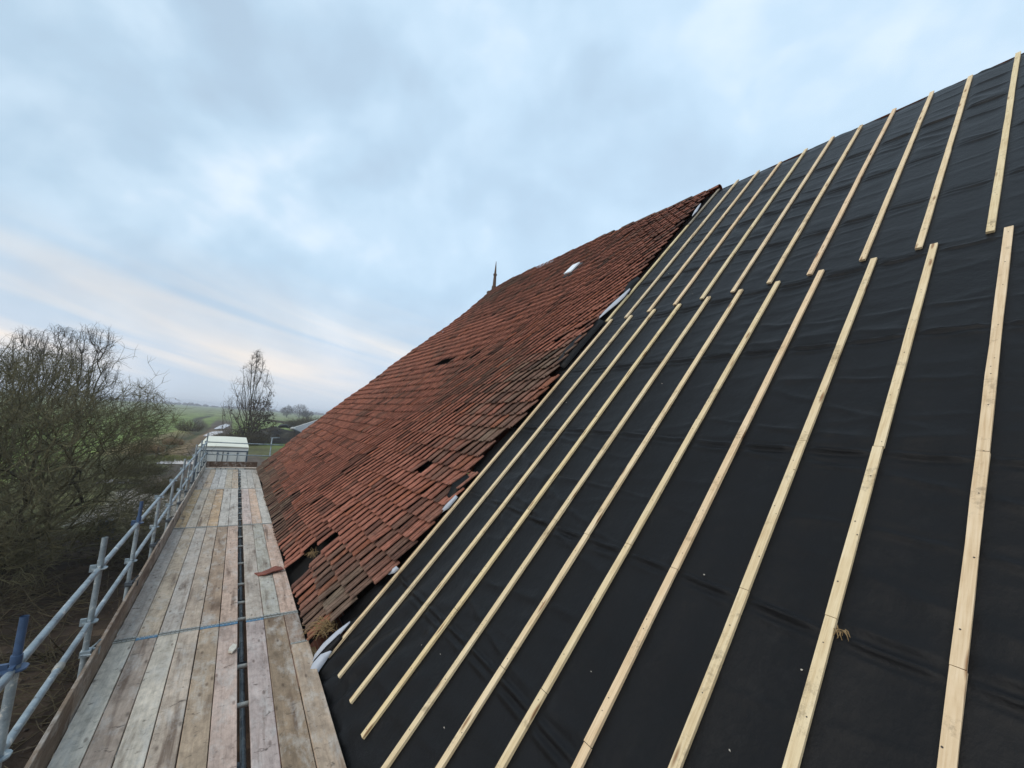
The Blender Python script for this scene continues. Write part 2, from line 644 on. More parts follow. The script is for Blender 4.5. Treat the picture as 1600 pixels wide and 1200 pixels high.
def sstep(a, b, x):
    t = max(0.0, min(1.0, (x - a) / (b - a)))
    return t * t * (3 - 2 * t)


def ground_col(x, y):
    n = fn(x * 0.22, y * 0.22, 5.0) + 0.5 * fn(x * 0.8, y * 0.8, 2.0)
    c = mix3(C_PAST, C_FAR, sstep(120, 420, y + 20 * n))
    c = mix3(c, C_ROUGH, 0.55 * sstep(0.05, 0.5, n))
    # rough grass round the yard
    dy = math.hypot((x + 1.0) / 11.0, (y - 40) / 46.0)
    c = mix3(c, C_ROUGH, sstep(1.15, 0.9, dy + 0.14 * n))
    # muddy yard and track
    c = mix3(c, C_MUD, sstep(1.0, 0.8, math.hypot((x - 0.5) / 6.5, (y - 40) / 24.0) + 0.2 * n))
    tx = -2.5 - 0.012 * (y - 60)
    if y > 50:
        c = mix3(c, C_MUD, sstep(3.4, 2.0, abs(x - tx) + 0.9 * n) * sstep(260, 180, y))
        dx = abs(x - (-7.5 - 0.03 * (y - 80) - 2.0 * math.sin(y * 0.035)))
        c = mix3(c, C_SOIL, 0.8 * sstep(2.3, 0.9, dx + 0.6 * n) * sstep(54, 62, y) * sstep(330, 280, y))
        c = mix3(c, C_TAWNY, 0.8 * sstep(2.2, 0.6, abs(dx - 2.6) + 0.9 * n) * sstep(56, 66, y) * sstep(150, 95, y))
    # pale concrete yard
    c = mix3(c, C_CONC, sstep(1.05, 0.75, max(abs(x + 2.5) / 3.9, abs(y - 33.0) / 5.2) + 0.16 * n))
    # loose dark soil right beside the scaffold
    c = mix3(c, C_SOIL, sstep(27.5, 25.5, y + 1.1 * n))
    c = mix3(c, (0.12, 0.085, 0.058), 0.6 * sstep(0.2, 0.6, fn(x * 0.9, y * 0.9, 8.0)) * sstep(30, 24, y))
    return c


def build_ground():
    xs = [-1500, -700, -350, -180, -100, -70] + [-50 + 0.5 * i for i in range(0, 60)] + [-20 + 0.28 * i for i in range(0, 90)] + [5.2 + 0.8 * i for i in range(0, 44)] + [42, 55, 75, 100, 150, 250, 500, 900, 1500]
    ys = [-100, -60, -30, -15] + [-8 + 0.4 * i for i in range(0, 120)] + [40 + 0.8 * i for i in range(0, 90)] + [112 + 2.2 * i for i in range(0, 90)] + [320, 350, 390, 440, 500, 600, 750, 1000, 1400, 2000, 2600]
    b = MB()
    nx, ny = len(xs), len(ys)
    b.grid(nx, ny, lambda i, j: (xs[i], ys[j], ground_h(xs[i], ys[j])))
    cols = []
    for j in range(ny - 1):
        for i in range(nx - 1):
            cols.append(ground_col((xs[i] + xs[i + 1]) / 2, (ys[j] + ys[j + 1]) / 2))
    b.col = cols
    o = b.build('ground', mat_attr('earth', 'tint'), smooth=True, attr='tint')
    tag(o, kind='structure')


def puddle(name, pts, mat, seed):
    b = MB()
    cx = sum(p[0] for p in pts) / len(pts)
    cyy = sum(p[1] for p in pts) / len(pts)
    ring = []
    for i in range(len(pts)):
        p, q = pts[i], pts[(i + 1) % len(pts)]
        for k in range(6):
            f = k / 6
            x, y = p[0] + (q[0] - p[0]) * f, p[1] + (q[1] - p[1]) * f
            s = 1 + 0.18 * fn(x * 1.1 + seed, y * 0.6, seed)
            ring.append((cx + (x - cx) * s, cyy + (y - cyy) * s))
    zz = max(ground_h(x, y) for x, y in ring + [(cx, cyy)]) + 0.012
    b.add([(x, y, zz) for x, y in ring] + [(cx, cyy, zz)], [(i, (i + 1) % len(ring), len(ring)) for i in range(len(ring))])
    o = b.build(name, mat)
    tag(o, kind='structure')


def build_water():
    mt, t, b = new_mat('standing_water')
    b.inputs['Base Color'].default_value = (0.09, 0.085, 0.075, 1)
    b.inputs['Roughness'].default_value = 0.04
    b.inputs['IOR'].default_value = 1.33
    b.inputs['Specular IOR Level'].default_value = 1.0
    puddle('water', [(-5.2, 99), (-3.9, 100), (-2.2, 116), (-2.6, 122), (-4.4, 118)], mt, 1.0)
    puddle('water', [(-4.6, 130), (-2.6, 134), (-1.4, 162), (-2.9, 172), (-4.2, 150)], mt, 2.0)
    puddle('water', [(-6.1, 53.3), (-3.0, 53.0), (-2.7, 57.0), (-4.6, 57.6), (-6.0, 55.8)], mt, 3.0)
    puddle('water', [(-7.8, 41.0), (-5.4, 40.6), (-5.2, 42.6), (-7.4, 43.0)], mt, 4.0)


build_ground()
build_water()

# ------------------------------------------------------------------ barn
EDGE = [(-0.3, 5.40), (0.03, 5.38), (0.5, 5.17), (1.0, 5.02), (1.43, 5.09), (1.73, 5.02), (2.0, 4.98), (2.3, 5.05), (2.56, 5.02), (2.86, 5.17), (3.79, 5.0), (4.31, 5.02), (5.11, 5.10), (6.46, 5.26), (7.0, 5.12), (7.4, 5.10), (7.7, 5.12), (9.17, 5.10), (10.1, 5.12), (11.1, 5.24), (11.7, 5.14)]


def hip_y(s):
    return 21.6 - 6.2 * s / SR


def gauss(a, w_):
    return math.exp(-(a / w_) ** 2)


def sag(y, s):
    d = 0.05 + 0.045 * fn(y * 0.30, s * 0.38, 4.4) + 0.022 * fn(y * 0.8, s * 0.9, 7.7)
    d -= 0.035 * gauss(s, 0.35)
    d += -0.12 * gauss(y - 16.4, 2.4) * gauss(s - 10.1, 1.6)
    d += 0.08 * gauss(y - 20.2, 2.4) * gauss(s - 2.3, 1.8)
    d += 0.09 * sstep(5.5, 9.5, y) * gauss(s - 11.9, 1.6) * (1 - 0.6 * gauss(y - 15.6, 1.0))
    return d


barn = empty('barn', (XE + SR * CA, 8.0, GZ), 'old farm barn being reroofed, half red tiles and half black membrane', 'barn')


def build_tiles():
    b = MB()
    CW, CE = 0.218, 0.295
    T = 0.013
    us = [0.0, 0.035, 0.08, 0.13, 0.18, 0.235, 0.29, 0.36, 0.45, 0.515, 0.535, 0.56, 0.58, 0.66, 0.76, 0.88, 1.06]

    def prof(u):
        # cover roll on the near side, open below its lip; pan with one groove and a low rib; far edge runs under the next roll
        return 0.043 * gauss(u - 0.085, 0.13) + 0.012 * gauss(u - 0.63, 0.07) - 0.024 * gauss(u - 0.547, 0.018) - 0.010 * gauss(u - 0.9, 0.2)
    rows = 40
    for j in range(rows):
        s0 = -0.015 + j * CE
        last = j == rows - 1
        c = 0
        while True:
            yb = 4.96 + c * CW
            if yb > hip_y(s0) - 0.12:
                break
            c += 1
            sm = s0 + 0.12
            if yb < interp(EDGE, sm) - 0.11:
                continue
            # missing and slipped tiles
            hole = False
            for hy, hs, ry, rs in ((11.4, 5.93, 0.62, 0.13), (6.62, 2.5, 0.11, 0.16), (7.72, 0.25, 0.26, 0.17), (7.45, 0.62, 0.20, 0.17), (9.5, 5.95, 0.12, 0.16), (13.1, 6.2, 0.12, 0.16), (7.95, 0.0, 0.15, 0.13)):
                if abs(yb + CW / 2 - hy) < ry and abs(sm - hs) < rs:
                    hole = True
            if hole:
                continue
            wob = 0.072 * fn(yb * 0.33, s0 * 0.25, 11.0) + 0.022 * fn(yb * 1.1, j * 0.7, 3.0) + rnd.gauss(0, 0.004)
            if 6.9 < yb < 8.3 and s0 < 1.0:
                wob += rnd.uniform(-0.05, 0.03)
            dyy = 0.03 * fn(yb * 0.2, s0 * 0.5, 21.0) + rnd.gauss(0, 0.0025)
            rot = rnd.gauss(0, 0.010) + (rnd.gauss(0, 0.05) if rnd.random() < 0.03 else 0)
            lift = 0.060 + rnd.gauss(0, 0.005) + (rnd.uniform(0.01, 0.035) if rnd.random() < 0.05 else 0)
            tilt = rnd.gauss(0, 0.004)
            length = 0.15 if last else 0.345
            # clay colour of this tile
            big = fn(yb * 0.28, s0 * 0.33, 31.0) + 0.5 * fn(yb * 0.9, s0 * 1.1, 17.0)
            g = rnd.random()
            red = mix3((0.265, 0.106, 0.072), (0.345, 0.142, 0.097), rnd.random())
            brown = mix3((0.145, 0.082, 0.061), (0.195, 0.112, 0.082), rnd.random())
            gray = mix3((0.16, 0.120, 0.088), (0.22, 0.172, 0.126), rnd.random())
            # weathered zones: eaves corner by the scaffold, the strip beside the new membrane, the top far end
            wz = 0.85 * gauss(s0, 0.55) * sstep(7.5, 12.0, yb) + 0.75 * gauss(s0 - 0.2, 0.8) * gauss(yb - 5.6, 1.1) + 0.38 * gauss(yb - 5.4, 1.3) * gauss(s0 - 2.2, 2.2)
            wz += 0.65 * gauss(s0 - 11, 1.3) * gauss(yb - 14.5, 2.2) + 0.38 * gauss(s0 - 5.0, 0.9) * gauss(yb - 5.6, 1.2)
            k = 0.85 * wz + 0.45 * big + rnd.gauss(0, 0.14)
            col = mix3(mix3(red, brown, sstep(0.0, 0.5, k)), gray, sstep(0.42, 0.85, k) * rnd.uniform(0.4, 1.0))
            if g < 0.06:
                col = mix3(col, (0.30, 0.105, 0.055), 0.6)
            elif g < 0.15:
                col = mix3(col, (0.05, 0.034, 0.028), 0.55)
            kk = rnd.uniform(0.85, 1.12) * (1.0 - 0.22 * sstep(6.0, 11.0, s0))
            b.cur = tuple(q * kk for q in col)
            base = len(b.v)
            vs = [0.0, 0.012, length * 0.5, length]
            for vi, v in enumerate(vs):
                for u in us:
                    yy = yb + u * CW + dyy + rot * (v - 0.1)
                    ss = s0 + v + wob - rot * (u - 0.5) * CW
                    d = sag(yy, ss) + prof(u) + lift * (1 - v / 0.345) + tilt * (u - 0.5)
                    if vi == 0:
                        d -= 0.004
                    b.v.append(tuple(RP(yy, ss, d)))
            nu = len(us)
            for vi in range(len(vs) - 1):
                for ui in range(nu - 1):
                    a = base + vi * nu + ui
                    b.face([a, a + nu, a + nu + 1, a + 1])
            # front lip and the two side lips
            bl = len(b.v)
            for ui in range(nu):
                q = Vector(b.v[base + ui])
                b.v.append(tuple(q + RP(0, 0, -T) - RP(0, 0, 0)))
            for ui in range(nu - 1):
                b.face([base + ui, base + ui + 1, bl + ui + 1, bl + ui])
            for ui in (0, nu - 1):
                bs = len(b.v)
                for vi in range(len(vs)):
                    q = Vector(b.v[base + vi * nu + ui])
                    b.v.append(tuple(q + RP(0, 0, -T) - RP(0, 0, 0)))
                for vi in range(len(vs) - 1):
                    b.face([base + vi * nu + ui, base + (vi + 1) * nu + ui, bs + vi + 1, bs + vi])
    o = b.build('tiled_roof', M_TILE, barn, attr='tint')
    return o


def half_cap(b, p, q, nrm, rad, col):
    """one half-round ridge tile from p to q"""
    ax = (q - p).normalized()
    side = ax.cross(nrm).normalized()
    b.cur = col
    base = len(b.v)
    n = 8
    for e, (c, rr) in enumerate(((p, rad), (q, rad * 0.86))):
        for k in range(n + 1):
            th = math.pi * k / n
            for r2 in (rr, rr - 0.016):
                b.v.append(tuple(c + side * math.cos(th) * r2 + nrm * math.sin(th) * r2))
    st = (n + 1) * 2
    for k in range(n):
        a = base + 2 * k
        b.face([a, a + 2, a + st + 2, a + st])
        b.face([a, a + 1, a + 3, a + 2])
        b.face([a + st, a + st + 2, a + st + 3, a + st + 1])


def build_caps(roof):
    b = MB()
    y = 5.0
    zr = Vector((0, 0, 1))
    while y < 15.3:
        L_ = 0.36
        if not (11.0 < y < 11.95):
            def pt(yy):
                q = RP(yy, SR, sag(yy, SR - 0.1) - 0.045)
                q.x = min(q.x, XE + SR * CA + 0.03)
                return q
            z0 = rnd.gauss(0, 0.012)
            k = rnd.uniform(0.75, 1.15)
            half_cap(b, pt(y) + zr * z0, pt(y + L_ + 0.05) + zr * z0, zr, 0.105, tuple(q * k for q in ((0.10, 0.055, 0.04) if rnd.random() < 0.7 else (0.19, 0.07, 0.04))))
        elif b.f:
            b.build('ridge_tiles', M_TILE, roof, attr='tint')
            b = MB()
        y += L_
    b.build('ridge_tiles', M_TILE, roof, attr='tint')
    b = MB()
    s = 0.0
    while s < SR - 0.3:
        L_ = 0.37
        p, q = RP(hip_y(s), s, sag(hip_y(s), s) - 0.03), RP(hip_y(s + L_ + .05), s + L_ + .05, sag(hip_y(s + L_), s + L_) - 0.03)
        k = rnd.uniform(0.7, 1.15)
        z0 = rnd.gauss(0, 0.012)
        if True:
            nn = Vector((-0.45, 0.35, 0.8)).normalized()
            half_cap(b, p + nn * z0, q + nn * z0, nn, 0.075, tuple(c * k for c in (0.085, 0.055, 0.042)))
        s += L_
    b.build('hip_tiles', M_TILE, roof, attr='tint')


def mirror(p):
    q = Vector(p)
    q.x = 2 * (XE + SR * CA) - q.x
    return q


def build_barn_shell():
    # black sheet under the tiles, coloured as the shade of the void
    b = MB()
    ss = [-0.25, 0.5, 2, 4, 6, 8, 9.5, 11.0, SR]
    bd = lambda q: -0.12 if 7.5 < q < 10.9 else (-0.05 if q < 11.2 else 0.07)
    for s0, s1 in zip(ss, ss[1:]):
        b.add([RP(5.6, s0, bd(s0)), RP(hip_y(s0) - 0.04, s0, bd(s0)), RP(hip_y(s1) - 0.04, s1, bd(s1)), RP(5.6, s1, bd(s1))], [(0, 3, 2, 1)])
    b.build('void_shade_sheet', M_BLACK, barn)
    # far slope and hipped end, hidden from here
    b = MB()
    b.cur = (0.20, 0.065, 0.038)
    A, Bq, Cq, Dq = mirror(RP(-6, -0.3)), mirror(RP(21.75, -0.3)), mirror(RP(15.4, SR - 0.02)), mirror(RP(-6, SR - 0.02))
    b.add([A, Bq, Cq, Dq], [(0, 1, 2, 3)])
    b.build('rear_slope', M_TILE, barn, attr='tint')
    b = MB()
    b.cur = (0.17, 0.06, 0.036)
    n = 14
    for i in range(n):
        s0, s1 = -0.25 + (SR + 0.2) * i / n, -0.25 + (SR + 0.2) * (i + 1) / n
        p0, p1 = RP(hip_y(s0), s0, sag(hip_y(s0), s0) - 0.06), RP(hip_y(s1), s1, sag(hip_y(s1), s1) - 0.06)
        b.add([p0, p1, mirror(p1), mirror(p0)], [(0, 1, 2, 3)])
    b.build('hipped_end', M_TILE, barn, attr='tint')
    # brick walls
    mt, t, bs = new_mat('red_brick')
    tc = N(t, 'ShaderNodeTexCoord')
    mp = N(t, 'ShaderNodeMapping')
    mp.inputs['Rotation'].default_value = (R(90), 0, R(90))
    t.links.new(tc.outputs['Object'], mp.inputs[0])
    br = N(t, 'ShaderNodeTexBrick', i_Scale=4.2)
    br.inputs['Color1'].default_value = (0.22, 0.08, 0.05, 1)
    br.inputs['Color2'].default_value = (0.30, 0.12, 0.075, 1)
    br.inputs['Mortar'].default_value = (0.30, 0.28, 0.25, 1)
    t.links.new(mp.outputs[0], br.inputs[0])
    t.links.new(br.outputs[0], bs.inputs['Base Color'])
    bs.inputs['Roughness'].default_value = 0.9
    b = MB()
    xl, xr = XE + 0.25, mirror(RP(0, 0)).x - 0.25
    b.box(xl, xl + 0.3, -6, 21.3, GZ - 0.1, -0.15)
    b.box(xr - 0.3, xr, -6, 21.3, GZ - 0.1, -0.15)
    b.box(xl + 0.302, xr - 0.302, 21.0, 21.3, GZ - 0.1, -0.15)
    b.build('wall', mt, barn)
    # pale eaves board that shows at the foot of the tiles
    b = MB()
    b.box(1.05, 1.14, 4.75, 5.62, -0.16, -0.135)
    o = b.build('eaves_board', M_BATTEN, barn, origin=(1.05, 4.75, -0.16))
    o.color = (0.95, 0.86, 0.78, 1)


LAPS = [-0.1, 1.20, 2.46, 3.71, 4.98, 6.25, 7.55, 8.85, 10.15]


def memb_d(y, s):
    # nailed flat under the battens, loose between them
    off = 0.0 if s < 6.33 else 0.109
    ph = ((4.91 + off - y) / 0.449 + 0.5) % 1.0 - 0.5
    loose = sstep(0.032, 0.10, abs(ph) * 0.449)
    return wrinkle(y, s) * loose


def wrinkle(y, s):
    d = 0.0
    # the sheet hangs a little between the battens
    ph = ((4.91 - y) / 0.449) % 1.0
    d -= 0.012 * math.sin(math.pi * ph) ** 2
    # overlaps between the rolls: a step and loose folds under each
    for i, ls in enumerate(LAPS):
        q = s - (ls + 0.03 * fn(y * 0.35, i * 3.0, 1.0))
        if -0.5 < q < 0.5:
            a = 0.72 + 0.75 * fn(y * 0.55, i * 5.0, 2.0)
            d += 0.006 * sstep(-0.012, 0.004, q) * (1 - sstep(0.0, 0.45, q))
            a *= 1 - 0.4 * sstep(5.5, 8.0, s)
            if a > 0:
                q2 = q - 0.05 * fn(y * 0.8, i, 4.0)
                d += 0.040 * a * gauss(q2 + 0.05, 0.017)
                d += 0.030 * a * gauss(q2 + 0.12, 0.020) * (0.5 + fn(y * 0.7, i * 2.0, 6.0))
    # shallow travelling creases
    q = fn(y * 0.45 + s * 0.16, s * 2.1 - y * 0.35, 12.0)
    d += 0.026 * max(0.0, 1 - abs(q) * 8.0) ** 1.5 * max(0.0, 0.22 + fn(y * 0.5, s * 0.5, 15.0)) * 1.4
    q = fn(y * 0.6, s * 3.2 + y * 0.5, 22.0)
    d += 0.006 * max(0.0, 1 - abs(q) * 5.0)
    # drawn folds at the bottom corner where it is pulled round the edge
    k = gauss(y - 4.6, 1.1) * gauss(s - 0.3, 1.0)
    if k > 0.01:
        d += 0.028 * k * math.sin((y + 0.55 * s) * 17.0 + 2.2 * fn(y * 2, s * 2, 3.0))
    return d


def build_membrane():
    b = MB()
    y0, y1, s0, s1 = -5.0, 5.15, -0.35, SR
    ys = [y0 + 0.25 * i for i in range(16)]
    yy = -1.0
    while yy < y1:
        ys.append(yy)
        yy += 0.046
    ns = 850

    def f(i, j):
        s = s0 + (s1 - s0) * j / (ns - 1)
        y = ys[i]
        # ragged left border
        lim = max(4.98, interp(EDGE, s) + 0.12) if s > 0.35 else 5.0 + 0.05 * fn(s * 4, 1.0)
        if y > 4.8:
            y = 4.8 + (y - 4.8) * (lim - 4.8) / (ys[-1] - 4.8)
        d = memb_d(y, s)
        if s > 11.4:
            d -= 0.05 * sstep(11.4, SR, s) * (0.5 + 0.5 * fn(y * 1.3, 2.0, 5.0))
        return RP(y, s, d)
    b.grid(len(ys), ns, f)
    # over the ridge
    e0, e1 = RP(y0, SR, -0.03), RP(5.0, SR, -0.03)
    o = b.build('roof_membrane', M_MEMB, barn, smooth=True)
    # white underside showing where the sheet is folded back over the tiles
    def flap(pts, name='membrane_flap', mats=(M_WHITE,), thick=0.012):
        g = MB()
        n = len(pts)
        up_ = [RP(p[0], p[1], p[2]) for p in pts]
        dn = [RP(p[0], p[1], p[2] - thick) for p in pts]
        g.add(up_ + dn, [tuple(range(n)), tuple(range(2 * n - 1, n - 1, -1))] + [(i, i + n, (i + 1) % n + n, (i + 1) % n) for i in range(n)])
        return g.build(name, list(mats), o)

    def ribbon(rows, name='membrane_flap', mat=None):
        """rows of (y,s,d) triples: a bent strip of sheet"""
        g = MB()
        nn = len(rows[0])
        sub = []
        for a, c in zip(rows, rows[1:]):
            for k in range(4):
                sub.append([tuple(p + (q - p) * k / 4 for p, q in zip(u, v)) for u, v in zip(a, c)])
        sub.append(rows[-1])
        g.grid(nn, len(sub), lambda i, j: RP(*sub[j][i]))
        ob = g.build(name, mat or M_WHITE, o, smooth=True)
        so = ob.modifiers.new('thickness', 'SOLIDIFY')
        so.thickness = 0.004
        return ob
    # big folded corner by the joint of the battens
    ribbon([[(5.20, 6.36, 0.10), (5.18, 6.35, 0.09)], [(5.155, 6.55, 0.12), (5.11, 6.53, 0.09)], [(5.09, 6.80, 0.13), (5.015, 6.76, 0.09)], [(5.04, 7.05, 0.12), (4.985, 7.0, 0.08)], [(5.0, 7.26, 0.11), (4.98, 7.24, 0.09)]])
    ribbon([[(5.01, 10.18, 0.10), (5.0, 10.17, 0.09)], [(5.04, 10.42, 0.12), (5.0, 10.42, 0.08)], [(5.06, 10.65, 0.12), (5.03, 10.65, 0.09)], [(5.07, 10.82, 0.11), (5.06, 10.81, 0.10)]])
    ribbon([[(4.98, 1.97, 0.09), (4.97, 1.97, 0.08)], [(4.96, 2.10, 0.11), (4.92, 2.10, 0.06)], [(4.94, 2.28, 0.10), (4.92, 2.28, 0.06)]])
    ribbon([[(5.00, 1.07, 0.08), (4.99, 1.06, 0.07)], [(4.97, 1.13, 0.09), (4.93, 1.12, 0.05)], [(4.94, 1.19, 0.09), (4.92, 1.19, 0.04)]])
    # curl at the bottom corner: pale strip going up the edge, a black roll, and a pale tail
    ribbon([[(5.00, 0.46, 0.05), (4.99, 0.45, 0.04)], [(5.02, 0.30, 0.09), (4.97, 0.28, 0.05)], [(5.03, 0.14, 0.11), (4.97, 0.12, 0.04)], [(5.03, 0.02, 0.10), (4.98, 0.01, 0.04)], [(5.02, -0.08, 0.05), (5.0, -0.09, 0.02)]])
    ribbon([[(4.885, 0.16, 0.06), (4.865, 0.17, 0.05)], [(4.92, 0.08, 0.10), (4.865, 0.09, 0.03)], [(4.91, -0.02, 0.11), (4.84, -0.01, 0.03)], [(4.87, -0.10, 0.09), (4.80, -0.09, 0.03)], [(4.81, -0.20, 0.06), (4.78, -0.20, 0.03)]])
    ribbon([[(4.99, 0.30, 0.03), (4.94, 0.32, 0.075), (4.90, 0.31, 0.03)], [(4.99, 0.14, 0.03), (4.94, 0.16, 0.10), (4.89, 0.16, 0.03)], [(5.0, 0.0, 0.03), (4.95, 0.0, 0.10), (4.90, 0.0, 0.03)], [(5.0, -0.12, 0.02), (4.95, -0.12, 0.06), (4.91, -0.12, 0.02)]], 'membrane_roll', M_MEMB)
    # black edge strip lapped up over the tile ends
    ribbon([[(5.28, 5.05, 0.10), (5.05, 5.0, 0.03)], [(5.32, 5.5, 0.13), (5.06, 5.45, 0.03)], [(5.27, 6.0, 0.12), (5.05, 6.0, 0.03)], [(5.14, 6.34, 0.09), (5.03, 6.3, 0.03)]], 'membrane_strip', M_MEMB)
    ribbon([[(5.12, 7.2, 0.10), (5.0, 7.15, 0.04)], [(5.16, 7.5, 0.13), (5.04, 7.45, 0.04)], [(5.10, 7.75, 0.09), (5.03, 7.7, 0.04)]], 'membrane_strip', M_MEMB)
    ribbon([[(5.10, 2.22, 0.11), (5.0, 2.2, 0.03)], [(5.14, 2.40, 0.15), (5.01, 2.4, 0.03)], [(5.10, 2.62, 0.09), (5.02, 2.6, 0.03)]], 'membrane_strip', M_MEMB)
    return o


def batten(y, sa, sb, tone, name='batten', w_=0.051, t=0.026, skew=0.0, cuts=()):
    """one nailed counter-batten, with its nail heads"""
    b = MB()
    n = max(2, int((sb - sa) / 0.3))
    ph = rnd.uniform(0, 50)

    def yo(s):
        return y + skew * (s - sa) + 0.006 * fn(s * 0.5, ph)
    bounds = [sa] + list(cuts) + [sb]
    for a, c in zip(bounds, bounds[1:]):
        c2 = c - (0.0035 if c < sb else 0)
        k = max(2, int((c2 - a) / 0.3))
        base = len(b.v)
        dj = rnd.gauss(0, 0.0014)
        for i in range(k + 1):
            s = a + (c2 - a) * i / k
            for dy, d in ((-w_ / 2, 0.003), (w_ / 2, 0.003), (w_ / 2, t), (-w_ / 2, t)):
                b.v.append(tuple(RP(yo(s) + dy + dj + rnd.gauss(0, 0.0008), s, d + 0.004 + (rnd.gauss(0, 0.0006) if d > 0.01 else 0))))
        for i in range(k):
            q = base + 4 * i
            for e in range(4):
                e2 = (e + 1) % 4
                b.face([q + e, q + 4 + e, q + 4 + e2, q + e2])
        b.face([base + 0, base + 1, base + 2, base + 3])
        q = base + 4 * k
        b.face([q + 3, q + 2, q + 1, q])
    # nails
    b.m = 1
    s = sa + rnd.uniform(0.05, 0.3)
    while s < sb - 0.03:
        yy = yo(s) + rnd.gauss(0, 0.008)
        r = rnd.uniform(0.0035, 0.005)
        b.add([RP(yy + r * math.cos(q * math.pi / 3), s + r * math.sin(q * math.pi / 3), t + 0.0052) for q in range(6)], [(5, 4, 3, 2, 1, 0)])
        if rnd.random() < 0.35:
            s += rnd.uniform(0.04, 0.09)
        else:
            s += rnd.uniform(0.28, 0.55)
    o = RP(y, sa, 0)
    ob = b.build(name, [M_BATTEN, M_NAIL], barn, origin=o)
    # local frame along the slope so the grain follows the batten
    rot = Matrix.Rotation(-RA, 4, 'Y')
    ob.data.transform(rot.inverted())
    ob.matrix_basis = Matrix.Translation(o) @ rot
    ob.color = (*tone, 1)
    return ob


def build_battens():
    for k in range(0, 12):
        y = 4.91 - 0.449 * k + rnd.gauss(0, 0.006)
        tone = tuple(rnd.uniform(0.97, 1.04) * q for q in (1, rnd.uniform(0.975, 0.99), rnd.uniform(0.94, 0.98)))
        bot = {0: 0.10, 1: 0.13, 2: 0.15, 3: 0.14}.get(k, 0.0 - 0.02 * k)
        cuts = [q + rnd.gauss(0, 0.02) for q in ((1.22, 2.44, 3.71) if k >= 5 else (2.45,))]
        if k in (3, 6):
            cuts = [1.29, 2.47, 3.9]
        batten(y, bot, 6.335 + rnd.gauss(0, 0.012), tone, cuts=cuts)
        yu = y + 0.109 + rnd.gauss(0, 0.004)
        tone = tuple(rnd.uniform(0.97, 1.04) * q for q in (1, rnd.uniform(0.975, 0.99), rnd.uniform(0.94, 0.98)))
        if k == 0:
            batten(yu, 6.32, 9.9, tone)
            ob = batten(yu - 0.01, 9.92, 11.66, (0.42, 0.46, 0.55))
            ob['label'] = 'weathered grey upper end of the edge batten'
        else:
            batten(yu, 6.325 + rnd.gauss(0, 0.012), 11.725 - (0.12 if k % 3 == 0 else 0.03), tone, cuts=[8.4 + rnd.gauss(0, 0.5)])


def build_rooflight(roof):
    b = MB()
    # a small lifted skylight: white pane paints sky reflection, dark frame the shade below
    ya, yb, sa, sb = 8.36, 8.66, 9.48, 9.98
    q = [(ya, sa, 0.185), (yb, sa + 0.02, 0.19), (yb, sb, 0.19), (ya, sb, 0.19)]
    z = [RP(y, s, d) for y, s, d in q]
    zl = [RP(y, s, d - 0.035) for y, s, d in q]
    b.add(z + zl, [(0, 3, 2, 1), (4, 5, 6, 7), (0, 1, 5, 4), (1, 2, 6, 5), (2, 3, 7, 6), (3, 0, 4, 7)])
    p = b.build('skylight', M_GLASS, roof)
    b = MB()
    q = [(ya - .05, sa - .06, 0.12), (yb + .05, sa - .06, 0.12), (yb + .05, sb + .05, 0.13), (ya - .05, sb + .05, 0.13)]
    z = [RP(y, s, d) for y, s, d in q]
    zl = [RP(y, s, d - 0.09) for y, s, d in q]
    b.add(z + zl, [(0, 3, 2, 1), (4, 5, 6, 7), (0, 1, 5, 4), (1, 2, 6, 5), (2, 3, 7, 6), (3, 0, 4, 7)])
    b.build('skylight_shade_frame', M_DARKSTEEL, roof)  # steel frame, its dark colour doubling as shade under the raised pane


def build_spire():
    b = MB()
    p = RP(15.3, SR, 0.10)
    p.x = XE + SR * CA - 0.05
    z = p.z
    prof = [(z - 0.2, 0.12), (z + 0.12, 0.11), (z + 0.14, 0.08), (z + 0.62, 0.062), (z + 0.64, 0.085), (z + 0.70, 0.085), (z + 0.72, 0.052), (z + 1.0, 0.034), (z + 1.30, 0.008)]
    for (z0, r0_), (z1, r1) in zip(prof, prof[1:]):
        b.tube([(p.x, p.y, z0), (p.x, p.y, z1)], [r0_, r1], 8, cap=True)
    o = b.build('finial', M_OLDWOOD, barn)
    b = MB()
    b.tube([(p.x - 0.02, p.y + 0.28, z - 0.30), (p.x - 0.02, p.y + 0.36, z - 0.06)], [0.10, 0.13], 8)
    b.build('finial_foot', M_OLDWOOD, o)


roof = build_tiles()
build_caps(roof)
build_barn_shell()
build_membrane()
build_battens()
build_rooflight(roof)
build_spire()

# ------------------------------------------------------------------ scaffold
SX = -0.935
scaffold = empty('scaffold', (0.0, 11.0, GZ), 'tube scaffold with double guard rails along the barn eaves', 'scaffold')
POSTS = [2.0, 3.83, 5.66, 7.50, 9.33, 11.16, 13.0, 14.7, 16.25, 18.6, 20.3, 21.85]
TOPS = {3.83: 1.33, 5.66: 1.33, 7.50: 1.33, 13.0: 1.33, 16.25: 1.44, 18.6: 1.42, 21.85: 1.50}
BLUETOP = (3.83, 7.50)


